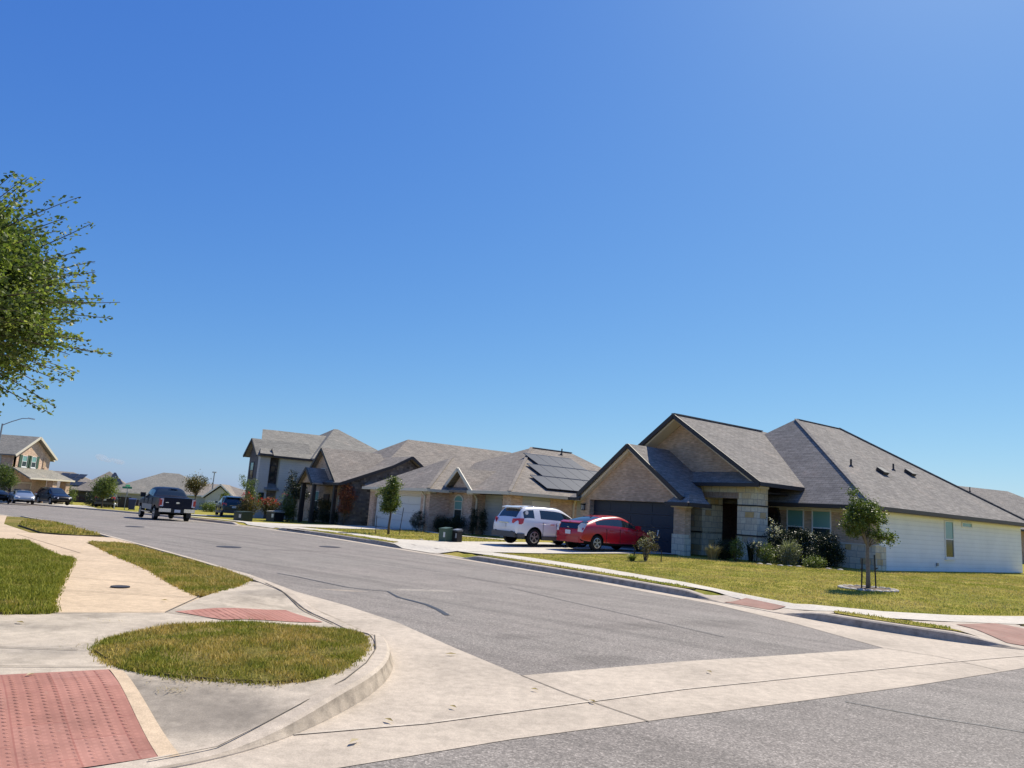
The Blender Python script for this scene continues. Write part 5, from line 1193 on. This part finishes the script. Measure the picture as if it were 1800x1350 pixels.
def plant(name, label, cat, x, y, z, blobs, ncl, per, sig, leaf, lm, trunk=None, bark='bark', group=None, stems=0, flowers=None, aspect=.55, limbs=10):
    root = empty(name, (x, y, z), 0, label, cat, group)
    C, P, rn = crown(blobs, ncl, per, sig); P[:, 2] = np.maximum(P[:, 2], .02)
    leafmesh('crown' if trunk else 'foliage', P, leaf, rn, M[lm], root, aspect=aspect)
    b = MB()
    if trunk:
        h, r, lean = trunk; pts = [(0, 0, -.1), (lean*.2, 0, h*.3), (-lean*.15, 0, h*.65), (lean*.3, 0, h), (lean*.3, 0, h*1.25)]
        b.tube(pts, [r*1.25, r, r*.85, r*.7, r*.3], 10); fork = Vector((lean*.1, 0, h*.85))
        for i in RNG.choice(len(C), min(limbs, len(C)), replace=False):
            c = Vector(C[i]); m_ = (fork+c)/2+Vector((0, 0, .08*h)); b.tube([fork, m_, c], [r*.42, r*.25, r*.08], 6)
        b.build('trunk', M[bark], root, smooth=True)
    elif stems:
        for i in range(stems):
            c = Vector(C[RNG.integers(len(C))]); b.tube([(c.x*.12, c.y*.12, -.05), (c.x*.5, c.y*.5, c.z*.5), c], [.018, .012, .004], 5)
        b.build('stem', M[bark], root)
    if flowers:
        fm, nf, fs, top = flowers; ix = RNG.choice(len(P), nf); Pf = P[ix]; Pf = Pf[Pf[:, 2] > np.quantile(P[:, 2], top)]
        Pf = np.repeat(Pf, 6, 0)+RNG.normal(size=(len(Pf)*6, 3))*fs*.6
        fo_ = leafmesh('blossom', Pf, fs, RNG.uniform(0, 1, len(Pf)), M[fm], root, aspect=.8); fo_['kind'] = 'stuff'
    return root

# big elm-like street tree whose crown enters from the left
LEAFSZ = .062
def big_tree(x, y, z, c, rad, label):
    root = empty('elm_tree', (x, y, z), 0, label, 'tree'); b = MB(); c = Vector(c)
    b.tube([(0, 0, -.2), (.03, .02, .8), (.0, .05, 1.7), (.08, 0, 2.6), (.1, 0, 3.9)], [.15, .115, .10, .085, .03], 14)
    P = []; D = []; Rn = []
    for i in range(520):
        d = RNG.normal(size=3); d[0] += .25; d[2] = d[2]*.9+.12; d /= np.linalg.norm(d); d = Vector(d)
        ext = RNG.uniform(.78, 1.02) if RNG.uniform() < .55 else RNG.uniform(1.03, 1.33)
        st = c+Vector((d.x*rad[0], d.y*rad[1], d.z*rad[2]))*RNG.uniform(.25, .5); st = st.lerp(Vector((.05, 0, c.z-.5)), .25)
        en = c+Vector((d.x*rad[0], d.y*rad[1], d.z*rad[2]*.93))*ext+Vector((0, 0, RNG.uniform(-.05, .32)))
        md = (st+en)/2+Vector((RNG.uniform(-.15, .15), RNG.uniform(-.15, .15), RNG.uniform(-.05, .2))); pts = []
        for k in range(9):
            t = k/8; pts.append(st*(1-t)**2+md*2*t*(1-t)+en*t*t)
        if i % 2 == 0 or ext > 1: b.tube(pts, [.012*(1-k/9.5)+.0022 for k in range(9)], 4, cap=False)
        if i % 14 == 0: b.tube([(.05, 0, 1.9+RNG.uniform(0, 1.2)), Vector((.05, 0, 2.6)).lerp(st, .6), st], [.045, .03, .014], 6)
        base = RNG.uniform(-.18, .2)
        for k in range(int(118 if ext < 1.02 else 150)):
            t = RNG.uniform(.05, 1.0); q = st*(1-t)**2+md*2*t*(1-t)+en*t*t
            sg_ = .13*(1-t)**.5*(1 if ext < 1.02 else .75)+.018
            P.append([q.x+RNG.normal()*sg_, q.y+RNG.normal()*sg_, q.z+RNG.normal()*sg_*.8]); dd = (en-st).normalized(); D.append([dd.x, dd.y, dd.z]); Rn.append(base+RNG.uniform(.1, .8))
    blobs = [(c.x+.2, c.y, c.z, rad[0]*.9, rad[1]*.85, rad[2]*.88)]
    for q in range(15):
        t = RNG.uniform(-1.25, 1.25); e = RNG.uniform(-.5, .5); rr = RNG.uniform(.38, .62)
        blobs.append((c.x+math.cos(t)*math.cos(e)*(rad[0]*1.02-rr), c.y+math.sin(e)*rad[1]*.7, c.z+math.sin(t)*(rad[2]*1.02-rr*.7), rr, rr, rr*.72))
    C2, P2, r2 = crown(blobs, 980, 60, .085)
    P = P+P2.tolist(); D = D+[[0, 0, 0]]*len(P2); Rn = Rn+r2.tolist()
    leafmesh('crown', np.array(P), LEAFSZ, np.array(Rn), M['leaf_elm'], root, dirs=np.array(D)*.6, aspect=.6)
    b.build('trunk', M['bark'], root, smooth=True); return root
big_tree(-8.75, 9.3, R(-8.75, 9.3), (.78, -.35, 3.62), (2.06, 2.0, 1.72), 'leafy green tree cut off by the left edge, feathery branches against the sky')

# young live oak on the corner lawn, its stakes and ring of stones
x, y = 10.2, 20.98; z = R(x, y)-.02
plant('live_oak_tree', 'young round live oak on the corner lawn inside a ring of stones', 'tree', x, y, z, lumps(-.16, 2.0, .72, .74, 21, .27, 4, [(-.12, 0, 1.95, .42, .4, .45), (.38, 0, 1.52, .34, .3, .2), (.62, -.1, 1.42, .2, .2, .12), (-.55, 0, 1.62, .24, .3, .2)]), 250, 62, .060, .056, 'leaf_oak', (1.35, .055, .03), 'bark2')
for i, (sx, sy, lb) in enumerate(((9.93, 20.8, 'thin dark stake left of the young live oak trunk'), (10.48, 21.1, 'thin dark stake right of the young live oak trunk'))):
    b = MB(); b.bar((0, 0, -.1), (.03-.06*i, 0, .84+.1*i), .03, .03); b.bar((-.02, 0, .55), (.05, 0, .58), .02, .04)
    o = b.build('tree_stake', M['black']); o.location = (sx, sy, R(sx, sy)-.02); tag(o, lb, 'stake', 'stakes of the young live oak')
def stone_mesh(seed, s_):
    rr = random.Random(seed); bm = bmesh.new(); bmesh.ops.create_icosphere(bm, subdivisions=2, radius=s_)
    for v in bm.verts: v.co *= rr.uniform(.85, 1.12); v.co.z *= .5; v.co.x *= 1.4
    me = bpy.data.meshes.new('edging_stone'); bm.to_mesh(me); bm.free(); me.materials.append(M['rock']); return me
sm = [stone_mesh(i, .085) for i in range(4)]
for i in range(20):
    a = 2*PI*i/20; px_, py_ = x+.72*math.cos(a), y+.60*math.sin(a)
    o = bpy.data.objects.new('edging_stone', sm[i % 4]); COL.objects.link(o); o.location = (px_, py_, R(px_, py_)+.0); o.rotation_euler = (0, 0, a+PI/2+random.uniform(-.3, .3))
    tag(o, 'pale stone of the ring round the young live oak', 'stone', 'stones ringing the young live oak')
disc('mulch_bed', x, y, .66, R, .02, concrete('mulch', (.16, .12, .09), .5, 9), bpy.data.objects['lawn'], .55)

# front beds of the corner house
def at_R(x, y): return R(x, y)-.015
def tuft(name, label, x, y, h, n, spread, mm, wd=.012, cat='plant', group=None):
    b = MB(); 
    for i in range(n):
        a = random.uniform(0, 2*PI); r = random.uniform(0, spread*.25); l = h*random.uniform(.6, 1.1); o_ = spread*random.uniform(.2, 1); dx, dy = math.cos(a), math.sin(a)
        p0 = Vector((dx*r, dy*r, 0)); p1 = Vector((dx*(r+o_*.35), dy*(r+o_*.35), l*.7)); p2 = Vector((dx*(r+o_), dy*(r+o_), l*random.uniform(.75, 1.05))); s_ = Vector((-dy, dx, 0))*wd/2; at_ = random.random()
        b.poly([p0-s_, p0+s_, p1+s_, p1-s_], 0, at_); b.poly([p1-s_, p1+s_, p2], 0, at_)
    root = empty(name, (x, y, at_R(x, y)), 0, label, cat, group); b.build('blades', M[mm], root); return root
tuft('feather_grass', 'blond feathery grass tuft at the foot of the dark garage corner', 8.62, 30.75, .62, 700, .60, 'straw', .011)
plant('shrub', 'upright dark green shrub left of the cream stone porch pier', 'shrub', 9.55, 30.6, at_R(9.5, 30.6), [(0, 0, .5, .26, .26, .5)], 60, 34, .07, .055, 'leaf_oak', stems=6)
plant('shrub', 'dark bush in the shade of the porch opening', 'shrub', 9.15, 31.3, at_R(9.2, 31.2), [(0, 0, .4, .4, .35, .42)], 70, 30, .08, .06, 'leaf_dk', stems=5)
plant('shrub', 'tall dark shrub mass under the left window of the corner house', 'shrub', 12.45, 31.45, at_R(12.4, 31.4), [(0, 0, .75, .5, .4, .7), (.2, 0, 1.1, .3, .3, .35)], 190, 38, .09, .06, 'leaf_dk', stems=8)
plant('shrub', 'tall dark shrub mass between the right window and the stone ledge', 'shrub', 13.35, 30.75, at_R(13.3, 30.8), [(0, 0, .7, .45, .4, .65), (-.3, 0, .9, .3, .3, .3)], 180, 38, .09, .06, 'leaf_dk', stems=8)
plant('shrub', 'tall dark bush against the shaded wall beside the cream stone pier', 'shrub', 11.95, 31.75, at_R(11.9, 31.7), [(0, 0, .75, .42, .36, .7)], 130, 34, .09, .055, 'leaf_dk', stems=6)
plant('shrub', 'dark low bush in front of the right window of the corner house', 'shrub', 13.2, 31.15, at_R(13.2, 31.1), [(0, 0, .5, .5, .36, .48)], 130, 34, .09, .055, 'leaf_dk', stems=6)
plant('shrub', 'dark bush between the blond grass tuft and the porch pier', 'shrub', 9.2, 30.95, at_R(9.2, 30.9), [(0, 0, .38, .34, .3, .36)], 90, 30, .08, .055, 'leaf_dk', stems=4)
tuft('yucca_plant', 'dark spiky plant before the cream stone pier', 10.35, 31.3, .95, 70, .35, 'leaf_dk', .04)
plant('sage_shrub', 'grey green sage bush with upright flower spikes before the brick wall', 'shrub', 11.55, 30.35, at_R(11.5, 30.3), [(0, 0, .42, .45, .4, .42), (.2, .1, .65, .3, .3, .3)], 90, 34, .09, .06, 'leaf_grey', stems=10)
plant('sage_shrub', 'yellow green sage bush at the left end of the window bed', 'shrub', 10.75, 30.55, at_R(10.8, 30.5), [(0, 0, .38, .36, .34, .36)], 70, 34, .08, .055, 'leaf_lt', stems=6)
tuft('flower_spikes', 'pale upright flower spikes over the sage bush', 11.5, 30.25, 1.15, 60, .42, 'leaf_grey', .03)
plant('rose_bush', 'tall rose bush with pale blossoms left of the windows', 'rose bush', 11.35, 31.5, at_R(11.3, 31.5), [(0, 0, 1.3, .36, .34, .42), (.1, 0, .8, .42, .4, .5)], 90, 22, .10, .05, 'leaf_dk', stems=9, flowers=('flower_wht', 130, .055, .45))
plant('rose_bush', 'rose bush with pale blossoms in front of the two windows', 'rose bush', 12.75, 31.3, at_R(12.7, 31.2), [(0, 0, .95, .4, .36, .35), (.2, .1, 1.1, .3, .3, .35), (0, 0, .5, .5, .4, .4)], 95, 24, .11, .05, 'leaf_dk', stems=9, flowers=('flower_wht', 60, .055, .4))
plant('rose_bush', 'low rose bush with a few white flowers between the sage bushes and porch pier', 'rose bush', 10.35, 30.7, at_R(10.4, 30.7), [(0, 0, .6, .25, .25, .22)], 34, 22, .08, .05, 'leaf_dk', stems=6, flowers=('flower_wht', 30, .05, .5))
plant('shrub', 'low light green plant at the edge of the window bed', 'shrub', 12.35, 29.7, at_R(12.3, 29.7), [(0, 0, .22, .42, .3, .2)], 60, 30, .07, .05, 'leaf_lt', stems=4)
plant('shrub', 'dark rounded shrub below the right window', 'shrub', 13.55, 30.55, at_R(13.6, 30.5), [(0, 0, .55, .38, .36, .5)], 120, 34, .07, .05, 'leaf_dk', stems=5)
plant('shrub', 'wide dark bush under the windows between rose bush and rounded shrub', 'shrub', 12.75, 30.4, at_R(12.6, 30.5), [(0, 0, .42, .5, .4, .42)], 110, 30, .09, .05, 'leaf_dk', stems=5)
for i in range(9):
    t = i/8; px_ = 10.2+t*3.0; py_ = 29.75-.35*t+.1*math.sin(i*2)
    if i in (5, 6): continue
    o = bpy.data.objects.new('edging_stone', sm[i % 4]); COL.objects.link(o); o.location = (px_, py_, R(px_, py_)); o.rotation_euler = (0, 0, random.uniform(-.3, .3)-.1)
    tag(o, 'pale stone edging the planting bed of the corner house', 'stone', 'stones edging the planting bed')
plant('crape_myrtle', 'small pale flowered crape myrtle sapling between stakes in front of the red hatchback', 'sapling', 5.3, 27.7, at_R(5.3, 27.7), [(0, 0, .55, .26, .26, .36), (-.26, 0, .62, .18, .16, .16), (.22, 0, .9, .14, .14, .22), (.28, 0, .5, .15, .15, .2)], 70, 22, .07, .045, 'leaf_crape', stems=8, flowers=('flower_wht', 60, .03, .3))
for i, (sx, sy, lb) in enumerate(((4.88, 27.6, 'short dark stake left of the crape myrtle sapling'), (5.85, 27.55, 'short dark stake right of the crape myrtle sapling'))):
    b = MB(); b.bar((0, 0, -.1), (0, 0, .42), .03, .03); b.bar((-.02, 0, .3), (.03, 0, .3), .015, .03); o = b.build('tree_stake', M['black']); o.location = (sx, sy, at_R(sx, sy)); tag(o, lb, 'stake', 'stakes of the crape myrtle sapling')
tuft('grass_tuft', 'long green grass tuft at the foot of the crape myrtle sapling', 4.75, 27.35, .26, 160, .35, 'leaf_lt', .018)

# lawn and beds of the tan house
x, y = -5.55, 37.1
plant('oak_tree', 'young oak on the lawn in front of the pale garage door', 'tree', x, y, at_R(x, y), lumps(0, 2.05, .80, .92, 15, .34, 9, [(0, 0, 1.9, .45, .45, .6)]), 210, 50, .085, .078, 'leaf_oak', (1.5, .055, -.1), 'bark')
b = MB(); b.bar((0, 0, -.1), (.12, 0, 1.35), .03, .03); b.bar((.05, 0, 1.0), (-.2, .05, 1.05), .012, .012); o = b.build('tree_stake', M['black']); o.location = (-5.0, 36.8, at_R(-5, 36.8)); tag(o, 'leaning dark stake right of the young oak before the garage', 'stake')
b = MB(); b.bar((0, 0, -.1), (-.02, 0, .9), .03, .03); b.bar((-.04, 0, .8), (.2, .05, .84), .012, .012); o = b.build('tree_stake', M['black']); o.location = (-6.2, 37.2, at_R(-6.2, 37.2)); tag(o, 'upright dark stake left of the young oak before the garage', 'stake')
hed = [(38.75, 22.45, .5, .62, 'leaf_dk', 'round dark clipped bush at the right corner of the pale garage door'), (38.0, 23.6, .5, .5, 'leaf_dk', 'dark bush beside the downspout of the tan house'), (37.5, 23.6, .45, .42, 'leaf_dk', 'low dark bush left under the arched window'), (36.9, 23.6, .45, .45, 'leaf_dk', 'low dark bush right under the arched window'),
       (36.2, 23.7, .42, .55, 'leaf_dk', 'dark bush at the right corner of the little brick gable'), (35.5, 24.2, .22, .82, 'leaf_dk', 'narrow upright evergreen against the pale wall, left of its twin'), (34.7, 24.3, .2, .75, 'leaf_dk', 'narrow upright evergreen against the pale wall nearest the white suv')]
for u_, v_, r_, h_, lm, lb in hed:
    xx, yy = W(u_, v_); plant('shrub', lb, 'shrub', xx, yy, at_R(xx, yy), [(0, 0, h_, r_, r_, h_*.95)], int(90+60*r_), 30, .08, .055, lm, stems=3)
# utility boxes on that lawn
def utility(name, label, x, y, w_, d, h, mm, lid):
    root = empty(name, (x, y, at_R(x, y)), HROT+.25, label, 'utility box')
    b = MB(); b.box(-w_/2, w_/2, -d/2, d/2, -.1, h*.86); b.build('cabinet', M[mm], root)
    b = MB(); b.prism([(-w_/2-.02, -d/2-.02, h*.86), (w_/2+.02, -d/2-.02, h*.86), (w_/2+.02, d/2+.02, h*.86), (-w_/2-.02, d/2+.02, h*.86)], (0, 0, .05)); b.prism([(-w_/2, -d/2, h*.92), (w_/2, -d/2, h*.92), (w_/2, d/2, h), (-w_/2, d/2, h)], (0, 0, .02)); b.build('lid', M[lid], root)
    b = MB(); b.box(w_*.15, w_*.4, -d/2-.012, -d/2-.001, h*.35, h*.7); b.build('warning_label', M['sign_back'], root); return root
utility('utility_box', 'green utility cabinet on the lawn left of its black neighbour', -2.45, 33.0, .42, .40, .62, 'green_box', 'green_box')
utility('utility_box', 'black utility pedestal with grey band on the lawn right of the green cabinet', -1.95, 33.1, .32, .32, .58, 'black', 'steel')
utility('utility_box', 'dark green transformer box with pale stripe at the foot of the flowering shrubs', -16.9, 49.2, .95, .8, .62, 'green_dk', 'green_dk')
utility('utility_box', 'dark box with pale lid between the two red flowering shrubs', -16.4, 54.4, 1.0, .8, .75, 'black', 'conc_white')
b = MB()
for i in range(2):
    o = bpy.data.objects.new('edging_stone', sm[i+1]); COL.objects.link(o); o.location = ((-3.55, 33.4, R(-3.5, 33.4)), (-3.05, 32.3, R(-3, 32.3)))[i]; o.scale = (1.0, 1.0, 1.0); tag(o, ('small pale rock on the lawn farther left of the green cabinet', 'small pale rock on the lawn nearer the sidewalk by the green cabinet')[i], 'rock')

# plants before the dark stone and two-storey houses
plant('crape_myrtle', 'rusty red leaved crape myrtle before the dark stone wall', 'tree', -10.95, 52, at_R(-10.95, 52), [(0, 0, 2.0, .62, .6, .75), (0, 0, 1.2, .45, .45, .4)], 120, 40, .13, .09, 'leaf_red', (.7, .04, 0), limbs=14)
plant('pear_tree', 'dark green open tree in front of the pale two-storey wall', 'tree', -16.1, 58, at_R(-16.1, 58), [(-.3, 0, 3.2, .45, .45, .75), (0, 0, 2.4, .8, .7, .7), (.5, 0, 2.0, .5, .5, .4)], 110, 34, .15, .11, 'leaf_dk', (1.3, .05, .1), limbs=14)
plant('shrub', 'yellowish bushy shrub under the porch of the dark stone house', 'shrub', -12.9, 54.2, at_R(-12.9, 54.2), [(0, 0, 1.3, .7, .6, .4)], 70, 30, .13, .09, 'leaf_crape', stems=8)
for (dx, h_) in ((0, .9), (1.0, .8), (2.1, .9)):
    plant('shrub', ('dark shrub left', 'dark shrub in the middle', 'dark shrub right')[(0, 1, 2)[int(round(dx))] if dx < 2.2 else 2]+' of the row before the dark stone house', 'shrub', -13.4+dx, 53.8-dx*.6, at_R(-13.4+dx, 53.8), [(0, 0, h_*.6, .6, .5, h_*.6)], 90, 30, .12, .08, 'leaf_dk', group='dark shrubs before the stone house', stems=4)
plant('crape_myrtle', 'brownish crape myrtle shrub with red blossoms left of the pale lidded box', 'shrub', -17.25, 51.2, at_R(-17.2, 51.2), [(0, 0, 1.1, .62, .6, .65), (-.3, 0, .7, .5, .5, .5)], 130, 34, .14, .09, 'leaf_crape', stems=12, flowers=('flower_red', 120, .09, .82))
plant('crape_myrtle', 'crape myrtle shrub with dull red blossoms behind the dark box', 'shrub', -17.15, 55.4, at_R(-17.1, 55.4), [(0, 0, 1.0, .8, .6, .6)], 110, 34, .14, .09, 'leaf_crape', stems=12, flowers=('flower_red', 190, .09, .62))
plant('crape_myrtle', 'upright green crape myrtle shrub with red tips on the right of the group', 'shrub', -15.75, 55, at_R(-15.8, 55), [(0, 0, 1.2, .55, .5, .9), (.2, 0, .6, .5, .5, .5)], 120, 34, .13, .09, 'leaf_oak', stems=12, flowers=('flower_red', 80, .09, .9))
plant('sapling_tree', 'thin airy tree at the left corner of the two-storey house', 'tree', -18.0, 53.2, at_R(-18, 53.2), [(-.1, 0, 2.4, .6, .55, .75), (.25, 0, 1.6, .55, .5, .6), (-.5, 0, 2.9, .35, .3, .25)], 85, 30, .12, .09, 'leaf_oak', (1.2, .04, .1), limbs=16)
plant('crape_myrtle', 'pale flowered crape myrtle right of the pickup truck', 'tree', -28.9, 70.5, at_R(-28.9, 70.5), [(0, 0, 2.9, 1.1, 1.0, .6), (-.3, 0, 2.4, .8, .8, .5)], 110, 34, .17, .13, 'leaf_crape', (1.8, .05, .1), limbs=12, flowers=('flower_wht', 90, .07, .6))
plant('round_tree', 'round yellow green tree before the low house with solar panels', 'tree', -39.6, 74.5, at_R(-39.6, 74.5), [(0, 0, 1.9, 1.25, 1.1, .95), (.3, 0, 2.4, .8, .8, .6)], 170, 40, .19, .14, 'leaf_lt', (.9, .07, .0), limbs=12)
plant('round_tree', 'green tree beside the garage of the pinkish tan house at the left edge', 'tree', -47.3, 72.2, at_R(-48, 72), [(-.6, 0, 2.2, 1.0, .9, .95), (-.9, 0, 3.0, .7, .7, .6)], 130, 40, .17, .13, 'leaf_oak', (1.2, .06, .0), limbs=10)
plant('sapling_tree', 'small sapling before the white trimmed garage', 'tree', -31.2, 84, at_R(-31, 84), [(0, 0, 1.7, .4, .4, .7)], 40, 24, .13, .12, 'leaf_oak', (1.0, .03, .0))
for i, (xx, yy, r_, h_) in enumerate(((-46.0, 84.5, 1.0, .8), (-43.9, 83.5, .9, .9), (-36.5, 84, 1.0, .5), (-33.5, 86, .9, .45), (-50.2, 86.5, 1.1, 1.1))):
    plant('shrub', ('dark bush left along the far fence', 'dark bush right along the far fence', 'low bush behind the street name sign', 'low bush behind the pickup truck', 'tall dark bush between the porch posts of the far left house')[i], 'shrub', xx, yy, at_R(xx, yy), [(0, 0, h_, r_, r_, h_)], 70, 30, .2, .14, ('leaf_dk', 'leaf_dk', 'leaf_lt', 'leaf_oak', 'leaf_oak')[i], stems=3)

# ------------------------------------------------------------------ street furniture and far things
def lamp_post(x, y, htop, arm, label):
    root = empty('street_lamp', (x, y, T(x, y)), 0, label, 'street lamp'); b = MB(); z0 = T(x, y); hp = htop-z0
    b.tube([(0, 0, -.2), (0, 0, hp*.5), (0, 0, hp)], [.12, .09, .07], 12); b.lathe([(.2, 0), (.2, .06), (.14, .12)], (0, 0, 0), seg=12); b.build('pole', M['steel'], root)
    if arm:
        b = MB(); b.tube([(0, 0, hp-.15), (arm*.35, -.05, hp+.25), (arm*.75, -.1, hp+.62), (arm, -.1, hp+.66)], [.05, .045, .04, .035], 8); b.build('arm', M['steel'], root)
        b = MB(); b.prism([(arm-.05, -.18, hp+.62), (arm-.05, -.02, hp+.62), (arm+.55, .02, hp+.56), (arm+.62, -.1, hp+.55), (arm+.55, -.22, hp+.56)], (0, 0, .12)); b.build('lamp_head', M['sign_back'], root, recalc=True)
    else:
        b = MB(); b.box(-.3, .3, -.12, .12, hp-.1, hp+.08); b.build('lamp_head', M['sign_back'], root)
lamp_post(-49.1, 72, 6.72, 2.5, 'grey street lamp with curved arm at the left edge')
lamp_post(-42.8, 110, 4.4, 0, 'thin distant light pole above the small garage gable')
x, y = -35.1, 70.0; root = empty('street_sign', (x, y, T(x, y)), 0, 'green street name sign over a stop sign seen from behind', 'street sign')
b = MB(); b.tube([(0, 0, 0), (0, 0, 2.25)], .03, 8); b.build('post', M['steel'], root)
b = MB(); b.box(-.48, .42, -.012, .012, 2.08, 2.26); b.build('name_plate', M['sign_green'], root)
b = MB(); b.prism([(.05+.012, .30*math.cos(PI/8+PI/4*k)*1.0, 1.62+.30*math.sin(PI/8+PI/4*k)) for k in range(8)], (.012, 0, 0)); o = b.build('stop_plate', M['sign_back'], root); o.rotation_euler = (0, 0, .55)
b = MB(); b.box(-.012, .012, -.4, .4, 2.27, 2.44); b.build('name_plate', M['sign_green'], root)
def bin_(label, x, y, mm):
    root = empty('wheelie_bin', (x, y, at_R(x, y)), .4, label, 'bin'); b = MB()
    b.prism([(-.24, -.26, .06), (.24, -.26, .06), (.24, .26, .06), (-.24, .26, .06)], (0, 0, .1)); n = len(b.v)
    lo = [(-.24, -.26, .1), (.24, -.26, .1), (.24, .26, .1), (-.24, .26, .1)]; hi = [(-.31, -.34, .98), (.31, -.34, .98), (.31, .34, .98), (-.31, .34, .98)]
    for k in range(4): b.poly([lo[k], lo[(k+1) % 4], hi[(k+1) % 4], hi[k]])
    b.build('bin_body', M[mm], root, recalc=True); b = MB(); b.prism([(-.33, -.37, .98), (.33, -.37, .98), (.31, .36, 1.06), (-.31, .36, 1.06)], (0, 0, .04)); b.build('lid', M[mm], root, recalc=True)
    for sg in (-1, 1):
        b = MB(); b.lathe([(.1, -.025), (.1, .025)], (0, 0, 0), axis='y', seg=14); o = b.build('wheel', M['rubber'], root); o.location = (sg*.24, .28, .1); o.rotation_euler = (0, 0, PI/2)
bin_('dark blue wheeled bin beside the street name sign', -34.6, 70.3, 'bin_blue')
b = MB(); b.tube([(0, 0, 0), (0, 0, .5)], [.05, .05], 8); b.lathe([(.08, .5), (.08, .62), (.03, .68)], (0, 0, 0), seg=10); o = b.build('marker_post', M['sign_back']); o.location = (-37.6, 73, T(-37.6, 73)); tag(o, 'short pale marker post left of the street name sign', 'post')
# dark fence behind the parked cars
fr_ = empty('wooden_fence', (-47.6, 87.3, T(-47, 87)), R_(8), 'dark wooden fence beyond the black suv', 'fence'); b = MB()
for k in range(26): b.box(k*.16, k*.16+.15, -.012, .012, .04, 1.35+.02*(k % 3))
b.box(0, 4.2, .012, .05, .3, .38); b.box(0, 4.2, .012, .05, 1.05, 1.13); b.build('boards', mat('dark_fence', (.05, .042, .036), .8), fr_)
for k in range(3):
    b = MB(); b.box(k*2.05, k*2.05+.09, .05, .14, -.2, 1.4); b.build('fence_post', mat('fence_post', (.06, .05, .04), .8), fr_)
# storm drain opening in the far kerb
b = MB(); a1 = Vector((-9.15, 35.16, 0)); a2 = Vector((-10.45, 36.82, 0)); n_ = Vector((-.79, -.616, 0))
b.prism([a1+n_*.02+Vector((0, 0, T(a1.x, a1.y)+.02)), a2+n_*.02+Vector((0, 0, T(a2.x, a2.y)+.02)), a2+n_*.02+Vector((0, 0, T(a2.x, a2.y)+.115)), a1+n_*.02+Vector((0, 0, T(a1.x, a1.y)+.115))], -n_*.05); o = b.build('storm_drain', M['under'], recalc=True); tag(o, kind='structure')
# one small cloud low over the far houses
bm = bmesh.new()
for k in range(9):
    mt = Matrix.Translation((random.uniform(-26, 26), random.uniform(-8, 8), random.uniform(-2, 5)-abs(k-4)*.5)) @ Matrix.Diagonal((random.uniform(9, 17), 9, random.uniform(4, 8), 1)); bmesh.ops.create_icosphere(bm, subdivisions=3, radius=1, matrix=mt)
me = bpy.data.meshes.new('cloud'); bm.to_mesh(me); bm.free(); cm = bpy.data.materials.new('cloud_vapour'); cm.use_nodes = True; cm.node_tree.nodes.clear()
vo = cm.node_tree.nodes.new('ShaderNodeVolumePrincipled'); vo.inputs['Color'].default_value = (1, 1, 1, 1); vo.inputs['Density'].default_value = .03; vo.inputs['Anisotropy'].default_value = .0; oo = cm.node_tree.nodes.new('ShaderNodeOutputMaterial'); cm.node_tree.links.new(vo.outputs[0], oo.inputs['Volume']); me.materials.append(cm)
o = bpy.data.objects.new('cloud', me); COL.objects.link(o); o.location = (-1060, 2000, 66); o.rotation_euler = (0, R_(8), R_(28)); tag(o, kind='structure')
